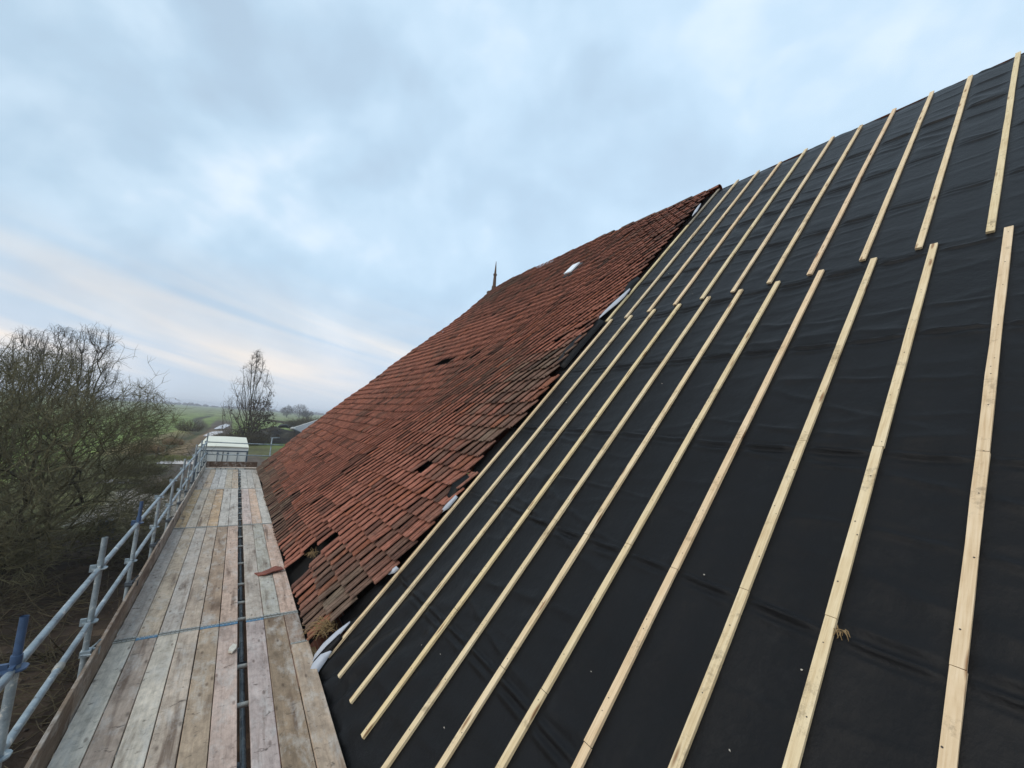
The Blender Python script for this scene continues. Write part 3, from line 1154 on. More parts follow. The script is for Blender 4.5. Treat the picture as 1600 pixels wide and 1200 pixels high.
def ring(b, x, y, z, r=0.06, n=16):
    """rosette: flat ring with holes around a post"""
    base = len(b.v)
    for k in range(n):
        th = 2 * math.pi * k / n
        rr = r * (1.0 if k % 4 else 0.92)
        for q, dz in ((0.026, -0.005), (0.026, 0.005), (rr, 0.005), (rr, -0.005)):
            b.v.append((x + q * math.cos(th), y + q * math.sin(th), z + dz))
    for k in range(n):
        a, c = base + 4 * k, base + 4 * ((k + 1) % n)
        for e in range(4):
            e2 = (e + 1) % 4
            b.face([a + e, c + e, c + e2, a + e2])
    # wedge heads
    for k in range(3):
        th = k * math.pi / 2 + math.pi / 2
        cxx, cyy = x + 0.05 * math.cos(th), y + 0.05 * math.sin(th)
        M = Matrix.Translation((cxx, cyy, z)) @ Matrix.Rotation(th, 4, 'Z')
        b.box(-0.022, 0.022, -0.012, 0.012, -0.03, 0.035, M)


def rail_z(y, top):
    return (1.025 if top else 0.525) + 0.0055 * (y - 3.8)


def build_scaffold():
    for y in POSTS:
        top = TOPS.get(y, rail_z(y, True) + 0.04)
        b = MB()
        zt = rail_z(y, True) + 0.03
        b.tube([(SX, y, GZ - 0.05), (SX, y, zt)], 0.0242, 14)
        b.m = 1 if y in BLUETOP else 0
        if top > zt + 0.05:
            b.tube([(SX, y, zt - 0.002), (SX, y, zt + 0.05)], 0.027, 14)
            b.tube([(SX, y, zt + 0.048), (SX, y, top)], 0.0205 if y in BLUETOP else 0.0242, 14, cap=False)
            b.tube([(SX, y, top), (SX, y, top - 0.06)], 0.0175, 14, cap=False)
            a = len(b.v)
        st = b.build('standard', [M_TUBE, M_BLUE], scaffold, smooth=True)
        es = st.modifiers.new('edges', 'EDGE_SPLIT')
        es.split_angle = R(50)
        for tp in (True, False):
            rb = MB()
            ring(rb, SX, y, rail_z(y, tp))
            rb.build('rosette', M_BLUE if (y in BLUETOP and tp) else M_TUBE, st)
        # toe board clip: bracket hooked over the board
        cb = MB()
        cb.box(SX + 0.026, -0.84, y + 0.03, y + 0.07, 0.25, 0.257)
        cb.box(-0.846, -0.839, y + 0.028, y + 0.072, 0.20, 0.257)
        cb.box(SX - 0.03, SX + 0.045, y - 0.045, y + 0.045, 0.225, 0.275)
        cb.tube([(SX + 0.02, y + 0.05, 0.25), (SX + 0.07, y + 0.06, 0.30), (SX + 0.09, y + 0.05, 0.33)], 0.009, 6)
        cb.tube([(SX - 0.02, y - 0.05, 0.25), (SX + 0.055, y - 0.055, 0.245)], 0.009, 6)
        cb.build('toe_board_clip', M_DARKSTEEL if y > 6 else M_TUBE, st)
    for a, c in zip(POSTS, POSTS[1:]):
        for tp in (True, False):
            b = MB()
            z0, z1 = rail_z(a, tp), rail_z(c, tp)
            b.tube([(SX, a + 0.045, z0), (SX, a + 0.10, z0), (SX, c - 0.10, z1), (SX, c - 0.045, z1)], [0.018, 0.0242, 0.0242, 0.018], 14)
            b.build('guard_rail', M_TUBE, scaffold, smooth=True)
    # a plain sleeve coupler on the near lower rail
    b = MB()
    b.tube([(SX, 4.78, rail_z(4.78, False)), (SX, 4.86, rail_z(4.86, False))], 0.031, 12)
    b.build('sleeve_coupler', M_BAND, scaffold, smooth=True)
    # end rails across the deck end
    ye = 21.85
    for z0, z1 in ((1.12, 1.09), (0.60, 0.57)):
        b = MB()
        b.tube([(SX + 0.03, ye + 0.02, z0), (1.95, ye + 0.02, z1)], 0.0242, 12)
        b.build('guard_rail', M_TUBE, scaffold, smooth=True)
    b = MB()
    b.tube([(1.47, ye + 0.075, GZ), (1.47, ye + 0.075, 1.42)], 0.0242, 12)
    b.tube([(1.40, ye + 0.075, 1.40), (1.78, ye + 0.075, 1.42)], 0.018, 8)
    b.build('standard', M_TUBE, scaffold, smooth=True)
    # toe boards along the outer edge
    ends = [1.2, 5.0, 9.0, 12.9, 17.0, 21.7]
    for i, (a, c) in enumerate(zip(ends, ends[1:])):
        b = MB()
        n = 10
        ph = rnd.uniform(0, 9)
        for k in range(n + 1):
            yy = a + 0.003 + (c - a - 0.006) * k / n
            wv = 0.006 * fn(yy * 0.6, ph)
            for x, z in ((-0.846, -0.03), (-0.846, 0.262), (-0.876, 0.262), (-0.876, -0.03)):
                b.v.append((x + wv, yy, z + 0.5 * wv))
        for k in range(n):
            q = 4 * k
            for e in range(4):
                e2 = (e + 1) % 4
                b.face([q + e, q + e2, q + 4 + e2, q + 4 + e])
        b.face([3, 2, 1, 0])
        q = 4 * n
        b.face([q, q + 1, q + 2, q + 3])
        o = b.build('toe_board', M_BOARD, scaffold, origin=(-0.87, a, 0), bevel=0.004)
        o.color = (*[lin(126, 110, 94), lin(134, 119, 104), lin(152, 141, 129), lin(165, 157, 146), lin(168, 162, 152)][i], 1)
    b = MB()
    b.box(-0.84, 1.02, 21.76, 21.79, 0.05, 0.31)
    o = b.build('toe_board', M_BOARD, scaffold, origin=(0, 21.76, 0), bevel=0.004)
    o.color = (*lin(96, 78, 66), 1)
    # ledger in the gap, inner posts and transoms below the boards
    b = MB()
    b.tube([(0.398, 0.5, -0.26), (0.398, 21.9, -0.26)], 0.0242, 12)
    b.build('ledger', M_TUBE, scaffold, smooth=True)
    for y in POSTS:
        b = MB()
        b.tube([(0.335, y + 0.13, GZ), (0.335, y + 0.13, -0.06)], 0.0242, 10)
        b.tube([(0.32, y + 0.13, -0.26), (0.44, y + 0.13, -0.26)], 0.042, 8)
        b.build('inner_standard', M_DARKSTEEL, scaffold, smooth=True)
    yt = [2.6, 3.75, 4.70, 5.38, 6.55, 7.09, 7.81, 8.83, 9.9, 10.6, 11.5, 12.2, 12.9, 13.6, 14.3, 15.1, 16.0, 16.6, 17.4, 18.2, 19.0, 19.8, 20.6, 21.4]
    for y in yt:
        b = MB()
        b.tube([(-0.92, y, -0.056), (1.0, y, -0.056)], 0.0235, 10)
        b.build('transom', M_BAND, scaffold, smooth=True)


build_scaffold()

# loose boards: every one lies on the transoms
GAPL = 0.329
BAYS = [(1.35, 6.375), (6.385, 11.45), (11.46, 16.52), (16.53, 21.55)]
BAYN = ['nearest', 'second', 'third', 'farthest']
LW = (GAPL + 0.84) / 6
RX = [0.414, 0.610, 0.808, 1.012]
LOOK = [
    [('chalky pale grey', (196, 190, 178)), ('dusky grey brown', (146, 130, 118)), ('pale cream grey', (188, 180, 166)), ('blotched beige', (176, 160, 144)), ('tan brown', (146, 126, 104)), ('rosy grey', (170, 148, 138)),
     ('mauve grey, brown streaked', (160, 146, 144)), ('olive brown', (118, 98, 76)), ('cracked light tan', (158, 138, 118))],
    [('plain grey', (150, 142, 136)), ('grey board with ochre end', (164, 148, 128)), ('blue grey smeared', (162, 154, 146)), ('beige brown', (158, 142, 126)), ('dark tan', (132, 110, 90)), ('pinkish beige', (174, 148, 132)),
     ('grey beige', (158, 148, 138)), ('greenish grey', (148, 146, 136)), ('pale salmon', (176, 148, 132))],
    [('ochre yellow', (178, 148, 106)), ('grey beige', (162, 152, 138)), ('brown beige', (158, 140, 118)), ('warm ochre brown', (172, 142, 108)), ('light grey', (172, 168, 162)), ('pale silver grey', (178, 174, 168)),
     ('pinkish grey', (176, 158, 152)), ('orange pink', (186, 156, 134)), ('whitish grey', (178, 174, 168))],
    [('brownish grey', (164, 152, 142)), ('sandy', (176, 154, 130)), ('silver grey', (176, 174, 172)), ('light ash grey', (178, 176, 172)), ('beige', (172, 160, 142)), ('light brown', (166, 146, 124)),
     ('pale ash', (176, 174, 168)), ('mid grey', (166, 162, 156)), ('greyish buff', (168, 160, 150))],
]
ORD = ['first', 'second', 'third', 'fourth', 'fifth', 'sixth']


def board(x0, x1, y0, y1, z, col, label, bands=(0, 0), skew=0.0):
    b = MB()
    n = 12
    ph = rnd.uniform(0, 90)
    cup = rnd.uniform(-0.002, 0.005)
    th = 0.030
    xs = [0, 0.25, 0.5, 0.75, 1.0]
    for k in range(n + 1):
        yy = y0 + (y1 - y0) * k / n
        dx = skew * (k / n - 0.5) + 0.002 * fn(k * 0.4, ph)
        dz = 0.004 * fn(k * 0.35, ph + 9)
        for zt in (0, 1):
            for u in xs:
                zz = z - th * (1 - zt) + dz - cup * 4 * u * (1 - u)
                b.v.append((x0 + (x1 - x0) * u + dx, yy, zz))
    for k in range(n):
        a, c = k * 10, (k + 1) * 10
        for u in range(4):
            b.face([a + 5 + u, a + 6 + u, c + 6 + u, c + 5 + u])
            b.face([a + u, c + u, c + u + 1, a + u + 1])
        b.face([a, a + 5, c + 5, c])
        b.face([a + 4, c + 4, c + 9, a + 9])
    b.face([0, 1, 2, 3, 4, 9, 8, 7, 6, 5])
    q = n * 10
    b.face([q + 4, q + 3, q + 2, q + 1, q, q + 5, q + 6, q + 7, q + 8, q + 9])
    o = b.build('scaffold_board', M_BOARD, origin=(x0, y0, z), bevel=0.0055)
    lc_ = lin(*[0.72 * q + 0.28 * p for q, p in zip(col, (166, 161, 153))])
    o.color = (lc_[0] * 1.22, lc_[1] * 1.17, lc_[2] * 1.12, 1)
    tag(o, label, 'board', 'boards of the scaffold deck')
    for e, kind in enumerate(bands):
        if kind is None:
            continue
        g = MB()
        ye0, ye1 = (y0 - 0.002, y0 + 0.028) if e == 0 else (y1 - (0.045 if kind else 0.026), y1 + 0.002)
        dx = skew * (-0.5 if e == 0 else 0.5)
        g.box(x0 + dx - 0.001, x1 + dx + 0.001, ye0, ye1, z - 0.006, z + 0.0055)
        # nail heads through the band
        g.m = 1
        for k in range(4):
            cx, cyy = x0 + dx + (x1 - x0) * (0.18 + 0.21 * k), (ye0 + ye1) / 2
            g.add([(cx + 0.006 * math.cos(a * math.pi / 3), cyy + 0.006 * math.sin(a * math.pi / 3), z + 0.0075) for a in range(6)], [(0, 1, 2, 3, 4, 5)])
        gb = g.build('end_band', [M_BANDB if kind else M_BAND, M_CRUMB if kind else M_NAIL], o)
        if kind:
            gb['label'] = 'blue painted end band'
    return o


def build_boards():
    blue = {(0, 1), (0, 4), (0, 5), (0, 6)}
    for bi, (ya, yb) in enumerate(BAYS):
        for c in range(9):
            nm, col = LOOK[bi][c]
            if c < 6:
                x0, x1 = -0.84 + c * LW + rnd.uniform(0.0025, 0.0055), -0.84 + (c + 1) * LW - rnd.uniform(0.0025, 0.0055)
                pos = '%s from the toe board' % ORD[c]
            else:
                x0, x1 = RX[c - 6] + 0.003, RX[c - 5] - 0.003
                pos = '%s right of the dark gap' % ORD[c - 6]
            label = '%s scaffold board, %s, in the %s bay' % (nm, pos, BAYN[bi])
            tilt = -0.012 * (x0 + 0.84)
            y0 = ya + tilt + rnd.gauss(0, 0.01)
            y1 = yb + tilt - 0.012 + rnd.gauss(0, 0.006)
            z = rnd.uniform(-0.002, 0.002)
            if bi == 0 and c == 8:
                board(x0 + 0.03, x1 + 0.02, y0, 5.50, 0.020, col, label, (None, 0), 0.0)
                continue
            if bi == 0 and c == 7:
                x1 += 0.03
            board(x0, x1, y0, y1, z, col, label, (0, 1 if (bi, c) in blue else 0), rnd.gauss(0, 0.0015))
    board(RX[2] + 0.036, RX[3] - 0.003, 5.52, 6.35, 0.0, (112, 92, 78), 'short dark brown board end beyond the cracked tan board', (None, 0))
    o = board(-0.80, 1.0, 21.55, 21.75, 0.075, (190, 176, 162), 'pale board lying across the far end of the scaffold deck', (None, None))


build_boards()


# ------------------------------------------------------------------ small things lying about
def shard(name, pts, th, mat, label, cat, z=0.0, tint=None):
    b = MB()
    if tint:
        b.cur = tint
    n = len(pts)
    b.add([(p[0], p[1], z + 0.006 + p[2]) for p in pts] + [(p[0], p[1], z + 0.006 + p[2] + th) for p in pts],
          [tuple(range(n - 1, -1, -1)), tuple(range(n, 2 * n))] + [(i, (i + 1) % n, (i + 1) % n + n, i + n) for i in range(n)])
    o = b.build(name, mat, attr='tint' if tint else None, bevel=0.002)
    return tag(o, label, cat)


shard('broken_tile', [(0.55, 8.05, 0), (0.60, 7.90, 0.004), (0.70, 7.86, 0.02), (0.84, 7.93, 0.035), (0.97, 7.99, 0.03), (0.95, 8.08, 0.03), (0.86, 8.19, 0.03), (0.74, 8.08, 0.02), (0.64, 8.02, 0.008)], 0.016, M_TILE, 'broken red roof tile piece lying on the boards beside the roof', 'roof tile', tint=(0.24, 0.085, 0.06))
shard('mortar_lump', [(0.235, 5.60, 0), (0.275, 5.57, 0), (0.31, 5.62, 0.006), (0.315, 5.70, 0.01), (0.28, 5.74, 0.006), (0.245, 5.68, 0)], 0.022, M_CRUMB, 'pale bluish lump on the rosy grey board beside the dark gap', 'rubble')


def straw_tuft(c, n, spread, length, nrm, label):
    b = MB()
    for i in range(n):
        p = Vector(c) + Vector((rnd.gauss(0, spread), rnd.gauss(0, spread), rnd.gauss(0, spread * 0.35) + 0.01))
        d = Vector((rnd.gauss(-0.3, 0.6), rnd.gauss(0, 0.7), rnd.gauss(-0.1, 0.5))).normalized() + Vector(nrm) * 0.3
        l_ = length * rnd.uniform(0.4, 1.1)
        b.tube([p, p + d * l_ * 0.5, p + d * l_ + Vector((0, 0, -0.02))], [0.0032, 0.0028, 0.0015], 4)
    o = b.build('straw_tuft', M_STRAW)
    return tag(o, label, 'straw')


straw_tuft(RP(5.27, 0.22, 0.10), 120, 0.07, 0.12, (-0.7, 0, 0.7), 'tuft of dry straw poking from the lowest tiles by the deck')
straw_tuft(RP(0.83, 2.40, 0.02), 16, 0.012, 0.04, (-0.5, 0, 0.3), 'small wisp of straw caught on the right hand batten')
straw_tuft(RP(7.55, 0.45, 0.08), 60, 0.028, 0.10, (-0.6, 0, 0.5), 'wisp of straw in the gap of broken tiles at the eaves')

CR = [(3.37, 0.95), (3.67, 0.88), (2.84, 0.67), (0.94, 2.15), (1.12, 1.65), (1.58, 2.45), (4.39, 7.62), (3.46, 6.58), (4.38, 5.93), (2.94, 4.49), (4.36, 4.18), (1.99, 1.56)]
b = MB()
for y, s in CR:
    c = RP(y, s, 0.008)
    for k in range(1):
        r = rnd.uniform(0.004, 0.0075)
        M = Matrix.Translation(c) @ Matrix.Rotation(rnd.uniform(0, 3), 4, Vector((rnd.random(), rnd.random(), 1)))
        b.add([M @ Vector(q) for q in ((r, 0, 0), (0, r, 0), (-r * 1.6, 0, 0), (0, -r, 0), (0, 0, r * .8), (0, 0, -r * .8))], [(0, 1, 4), (1, 2, 4), (2, 3, 4), (3, 0, 4), (1, 0, 5), (2, 1, 5), (3, 2, 5), (0, 3, 5)])
o = b.build('mortar_crumbs', M_CRUMB)
tag(o, 'pale crumbs of mortar scattered over the black membrane', 'crumbs', kind='stuff')


# ------------------------------------------------------------------ trees
def rand_dir(r):
    while True:
        v = Vector((r.uniform(-1, 1), r.uniform(-1, 1), r.uniform(-1, 1)))
        if 0.05 < v.length < 1:
            return v.normalized()


M_TRUNK = mat_bark('dark_bark', (0.035, 0.031, 0.022), (0.085, 0.078, 0.052))
M_TWIG = mat_bark('mossy_twigs', (0.066, 0.062, 0.035), (0.178, 0.163, 0.094), 1.3)
M_TWIG2 = mat_bark('brown_twigs', (0.055, 0.044, 0.034), (0.12, 0.098, 0.076), 1.0)
M_TWIG3 = mat_bark('grey_twigs', (0.06, 0.052, 0.045), (0.125, 0.11, 0.095), 1.0)
M_IVY = mat_bark('dead_leaves', (0.035, 0.026, 0.017), (0.085, 0.058, 0.036), 1.5)
M_BRAMBLE = mat_bark('bramble', (0.04, 0.036, 0.022), (0.11, 0.09, 0.055), 1.2)
M_REED = mat_bark('reeds', (0.16, 0.105, 0.055), (0.30, 0.215, 0.125), 1.0)


from mathutils.kdtree import KDTree


def attract_tree(name, loc, label, group, seed, start, pts, mats, bias, rtip, expo, rmax, side, wob, up=0.15, leaves=None, trunk_r=0.05):
    """branches reach for points in order of distance; each joins the nearest wood, thickness follows what it carries"""
    r = random.Random(seed)
    root = empty(name, loc, label, 'tree', group)
    chains = start if isinstance(start[0], list) else [start]
    nodes, par = [], []
    for ch in chains:
        prev = -1
        if nodes:
            prev = min(range(len(nodes)), key=lambda q: (nodes[q] - Vector(ch[0])).length)
        for q in ch:
            nodes.append(Vector(q))
            par.append(prev)
            prev = len(nodes) - 1
    base = nodes[0]
    pts = sorted(pts, key=lambda p: (p - base).length + r.uniform(0, 0.4))
    step = 150
    i = 0
    while i < len(pts):
        kd = KDTree(len(nodes))
        for k, nd in enumerate(nodes):
            kd.insert(nd, k)
        kd.balance()
        for p in pts[i:i + step]:
            d0 = kd.find(p)[2]
            q = p - Vector((0, 0, bias * d0)) - (p - base).normalized() * 0.3 * d0
            co, k, dist = kd.find(q)
            d = p - nodes[k]
            n = max(1, min(5, int(d.length / 0.35)))
            prev = k
            for e in range(1, n + 1):
                f = e / n
                w2 = nodes[k] + d * f + Vector((0, 0, -up * d.length * math.sin(f * math.pi))) + (rand_dir(r) * wob * d.length / n if e < n else Vector())
                nodes.append(w2)
                par.append(prev)
                prev = len(nodes) - 1
        i += step
        step = min(900, int(step * 1.35))
    cnt = [1.0] * len(nodes)
    kids = [[] for _ in nodes]
    for k in range(len(nodes) - 1, 0, -1):
        cnt[par[k]] += cnt[k]
        kids[par[k]].append(k)
    rad = [min(rmax, rtip * c ** expo) for c in cnt]
    mb = (MB(), MB())
    # chains: follow the heaviest child
    stack = [(None, 0)]
    while stack:
        pr, k = stack.pop()
        chain = [] if pr is None else [pr]
        while True:
            chain.append(k)
            if not kids[k]:
                break
            ks = sorted(kids[k], key=lambda q: -cnt[q])
            for q in ks[1:]:
                stack.append((k, q))
            k = ks[0]
        if len(chain) > 1:
            rr = [rad[q] for q in chain]
            if pr is not None:
                rr[0] = min(rr[0], rr[1] * 1.15)
            big = rr[min(1, len(rr) - 1)] > trunk_r
            mb[0 if big else 1].tube([nodes[q] for q in chain], rr, 7 if big else 3, cap=False)
    # side twigs
    nside, lside, tside = side
    for k in range(1, len(nodes)):
        if rad[k] > rtip * 6:
            continue
        for e in range(nside if isinstance(nside, int) else (1 if r.random() < nside else 0)):
            d = (nodes[k] - nodes[par[k]])
            d = d.normalized() if d.length > 1e-6 else Vector((0, 0, 1))
            dd = (d * 0.5 + rand_dir(r) * 0.8 + Vector((0, 0, up))).normalized()
            l_ = lside * r.uniform(0.4, 1.2)
            p = nodes[k]
            b2 = p + dd * l_ * 0.55
            mb[1].tube([p, b2, b2 + (dd + rand_dir(r) * 0.5).normalized() * l_ * 0.45], [tside, tside * 0.8, tside * 0.4], 3, cap=False)
    if mb[0].f:
        mb[0].build('trunk', mats[0], root, smooth=True)
    mb[1].build('crown', mats[1], root)
    if leaves:
        cntl, test, size, mt = leaves
        g = MB()
        cand = [q for q in nodes if test(q)]
        for e in range(cntl):
            c = r.choice(cand) + rand_dir(r) * r.uniform(0, 0.55)
            for z in range(4):
                p = c + rand_dir(r) * 0.28
                a, bq = rand_dir(r), rand_dir(r)
                sz = size * r.uniform(0.5, 1.3)
                g.add([p, p + a * sz, p + a * sz * 0.6 + bq * sz * 0.7, p + bq * sz * 0.6], [(0, 1, 2, 3)])
        g.build('leaves', mt, root)
    return root


def blob_pts(seed, n, c, rx, ry, rz, zmin, p=2.6, rough=0.42):
    r = random.Random(seed)
    out = []
    while len(out) < n:
        u, v, q = r.uniform(-1.3, 1.3), r.uniform(-1.3, 1.3), r.uniform(-1.2, 1.3)
        rr = (abs(u) ** p + abs(v) ** p + abs(q) ** p) ** (1 / p)
        lim = 0.90 + rough * fn(u * 2.6 + seed, v * 2.6, q * 2.6) + (0.16 if r.random() < 0.06 else 0)
        if rr > lim or rr < 0.25 or r.random() > (rr / lim) ** 1.2 + 0.15:
            continue
        x, y, z = c[0] + u * rx, c[1] + v * ry, c[2] + q * rz
        if z < zmin + 1.0 * abs(fn(x, y, 3.0)):
            continue
        out.append(Vector((x, y, z)))
    return out


# fruit tree beside the scaffold: short trunk, wide low limbs, a mat of twigs
attract_tree('fruit_tree', (-6.0, 21.2, -3.5), 'wide bare fruit tree with a dense mat of mossy twigs', None, 5,
             [(-6.0, 21.2, -3.7), (-5.9, 21.1, -3.0), (-6.1, 21.0, -2.3), (-6.2, 20.9, -1.6)],
             blob_pts(5, 11500, (-6.1, 20.8, -0.1), 4.6, 4.6, 4.0, -3.2, 2.4), (M_TRUNK, M_TWIG), -0.10, 0.0044, 0.385, 0.20, (3, 0.42, 0.0050), 0.50, 0.06)
attract_tree('fruit_tree', (-11.5, 27.5, -3.5), 'bare fruit tree at the left edge behind the widest one', None, 9,
             [(-11.5, 27.5, -3.7), (-11.4, 27.4, -2.6), (-11.5, 27.2, -1.6)],
             blob_pts(9, 3600, (-11.0, 26.5, -0.6), 5.0, 4.5, 3.7, -3.2), (M_TRUNK, M_TWIG), 0.1, 0.0075, 0.44, 0.22, (1, 0.5, 0.008), 0.30, 0.1)


def spire_pts(seed, n, loc, h, w_, zlo, shape):
    r = random.Random(seed)
    out = []
    while len(out) < n:
        f = r.random() ** 0.8
        rr = w_ * shape(f)
        a, q = r.uniform(0, 6.283), math.sqrt(r.random())
        lim = 1.0 + 0.5 * fn(math.cos(a) * 1.5 + seed, math.sin(a) * 1.5, f * 4)
        if q > lim:
            continue
        out.append(Vector((loc[0] + math.cos(a) * rr * q, loc[1] + math.sin(a) * rr * q, loc[2] + h * (zlo + (1 - zlo) * f))))
    return out


def stem(loc, h, lean, r, k=14, leaders=()):
    main = [(loc[0] + lean[0] * h * (i / k) + r.uniform(-0.05, 0.05), loc[1] + lean[1] * h * (i / k), loc[2] - 0.2 + h * i / k) for i in range(k + 1)]
    out = [main]
    for f, dx, dy, hh in leaders:
        p = Vector(main[int(f * k)])
        out.append([(p.x + dx * (g / 8) ** 0.95, p.y + dy * (g / 8) ** 0.95, p.z + (hh * h - (p.z - loc[2])) * g / 8) for g in range(1, 9)])
        out[-1] = [(x + r.uniform(-0.22, 0.22), y + r.uniform(-0.22, 0.22), z) for x, y, z in out[-1]]
    return out


rs = random.Random(3)
for i, (x, h, ln, lab) in enumerate(((-10.6, 11.9, 0.055, 'rightmost of three rising over the fruit tree'), (-12.35, 11.6, 0.012, 'middle one of three behind the fruit tree'), (-13.75, 11.0, -0.02, 'leftmost of three behind the fruit tree'))):
    lc = (x, 46.0 + 0.4 * i, -3.5)
    ld = [(0.35, 0.9, 0.3, 0.86), (0.42, -0.8, -0.4, 0.9), (0.5, 0.35, -0.8, 0.95), (0.3, -1.2, 0.5, 0.72), (0.32, 1.3, -0.3, 0.7)]
    ld = [(f, dx * rs.uniform(0.7, 1.2), dy, hh * rs.uniform(0.92, 1.03)) for f, dx, dy, hh in ld]
    pp = spire_pts(21 + i, 420, (x + ln * h * 0.6, lc[1], lc[2]), h * 0.99, 1.9, 0.34, lambda f: 0.25 + 0.8 * math.sin(math.pi * min(1, f * 0.80 + 0.10)))
    attract_tree('alder_tree', lc, 'tall slim bare tree, ' + lab, None, 21 + i, stem(lc, h * 0.97, (ln, 0), rs, 14, ld), pp, (M_TRUNK, M_TWIG3), 0.80, 0.008, 0.36, 0.12, (2, 0.50, 0.0075), 0.14, -0.06)

# clump on the track: tall middle, thinner sides, brown leaves low down and on the right
lc = (1.9, 84.0, -3.5)
ld = [(0.10, -3.2, 0.5, 0.62), (0.12, 2.9, -0.5, 0.66), (0.16, -1.9, -1.2, 0.78), (0.18, 1.8, 1.0, 0.80), (0.10, -4.2, 1.0, 0.48), (0.10, 4.0, -1.0, 0.45), (0.35, 0.8, 0.8, 0.92), (0.3, -0.9, -0.6, 0.90), (0.06, 0.4, -2.5, 0.6)]
pp = spire_pts(31, 560, (1.7, 84, -3.5), 16.4, 5.0, 0.10, lambda f: max(0.07, (1 - f) ** 0.62 * (0.75 + 0.35 * sstep(0, 0.25, f)))) + spire_pts(32, 330, (2.6, 84, -3.5), 8.2, 4.6, 0.10, lambda f: 1 - 0.5 * f)
attract_tree('clump_tree', lc, 'bare many stemmed tree standing alone beyond the white box trailer', None, 31, stem(lc, 16.3, (-0.015, 0), rs, 16, ld), pp, (M_TRUNK, M_TWIG2), 0.75, 0.011, 0.36, 0.20, (1, 0.9, 0.011), 0.20, -0.05,
             leaves=(260, lambda q: -2.0 < q.z < 6.0 + 0.8 * (q.x - 2) and fn(q.x * 0.5, q.y * 0.5, q.z * 0.5) + 0.13 * (q.x - 1.5) - 0.10 * (q.z - 0.5) > -0.05, 0.28, M_IVY), trunk_r=0.06)


# ------------------------------------------------------------------ shrubs, reeds
def shrub(name, loc, w_, h, n, mat, label, cat, seed, group=None, tall=0.0, thick=0.018):
    r = random.Random(seed)
    root = empty(name, loc, label, cat, group)
    b = MB()
    c = Vector(loc)
    for i in range(n):
        a = r.uniform(0, 2 * math.pi)
        rr = math.sqrt(r.random())
        p = c + Vector((math.cos(a) * rr * w_ * 0.55, math.sin(a) * rr * w_ * 0.55, -0.1))
        d = Vector((math.cos(a) * rr * (1 - tall), math.sin(a) * rr * (1 - tall), r.uniform(0.55, 1.1))).normalized()
        l_ = h * r.uniform(0.55, 1.12) * (1.1 - 0.4 * rr)
        m1 = p + d * l_ * 0.55 + rand_dir(r) * 0.06 * h
        e = p + d * l_ + rand_dir(r) * 0.16 * h + Vector((0, 0, -0.06 * h))
        b.tube([p, m1, e], [thick, thick * 0.75, thick * 0.3], 3, cap=False)
        for k in range(3 if tall < 0.5 else 0):
            q = m1.lerp(e, r.random())
            b.tube([q, q + (d + rand_dir(r) * 0.9) * h * r.uniform(0.12, 0.3)], [thick * 0.7, thick * 0.25], 3, cap=False)
    b.build('stems', mat, root)
    return root


shrub('reed_bed', (-8.4, 66.0, -3.5), 2.6, 1.2, 700, M_REED, 'tawny clump of reeds by the ditch left of the trailer', 'reeds', 41, None, 0.75, 0.02)
shrub('reed_bed', (-7.4, 79.0, -3.5), 2.2, 1.1, 500, M_REED, 'orange brown reeds on the ditch bank behind the tawny clump', 'reeds', 42, None, 0.75, 0.025)
shrub('bramble_bush', (-6.2, 46.0, -3.5), 2.2, 1.1, 420, M_BRAMBLE, 'brown bramble thicket between the fruit tree and trailer', 'bush', 43, None, 0.1, 0.014)
shrub('bramble_bush', (-3.6, 36.8, -3.4), 1.6, 1.0, 320, M_BRAMBLE, 'small brown bramble bush behind the concrete slab', 'bush', 44, None, 0.1, 0.012)
shrub('ditch_bush', (-8.6, 118.0, -3.5), 3.4, 2.6, 170, M_BRAMBLE, 'thin brown bush on the ditch left of the muddy track', 'bush', 45, None, 0.1, 0.03)
shrub('undergrowth', (1.2, 83.5, -3.5), 5.5, 2.6, 500, M_BRAMBLE, 'brown undergrowth round the foot of the lone bare tree', 'bush', 47, None, 0.15, 0.028)
shrub('round_bush', (20.5, 150.0, -3.5), 9.0, 4.4, 1700, M_BRAMBLE, 'round brown bush behind the grey shed roof', 'bush', 48, None, 0.05, 0.06)
shrub('grass_tussock', (-5.9, 58.5, -3.5), 4.6, 0.5, 900, mat_bark('rank_grass', (0.08, 0.09, 0.03), (0.19, 0.19, 0.08), 1.0), 'rank green grass strip behind the puddle left of trailer', 'grass', 49, None, 0.5, 0.025)


def brush_heap(loc, w_, n, label, seed):
    r = random.Random(seed)
    b = MB()
    for i in range(n):
        a, q = r.uniform(0, 6.283), math.sqrt(r.random())
        x, y = loc[0] + math.cos(a) * q * w_, loc[1] + math.sin(a) * q * w_ * 1.3
        p = Vector((x, y, ground_h(x, y) + (1 - q) * 0.45 * r.random()))
        d = Vector((r.uniform(-1, 1), r.uniform(-1, 1), r.uniform(-0.1, 0.5))).normalized()
        l_ = r.uniform(0.3, 1.1)
        th = r.choice((0.006, 0.008, 0.014))
        b.tube([p, p + d * l_ * 0.5 + rand_dir(r) * 0.06, p + d * l_ + rand_dir(r) * 0.1], [th, th * 0.8, th * 0.4], 4, cap=False)
    return tag(b.build('brush_heap', M_BRAMBLE), label, 'brush')


brush_heap((-2.9, 12.5), 1.3, 260, 'heap of cut brown brush nearest the scaffold rail', 91)
brush_heap((-4.4, 16.8), 1.7, 340, 'wide heap of dead branches at the foot of the fruit tree', 92)
brush_heap((-2.5, 21.5), 1.2, 240, 'brush heap between the fruit tree and the concrete slab', 93)


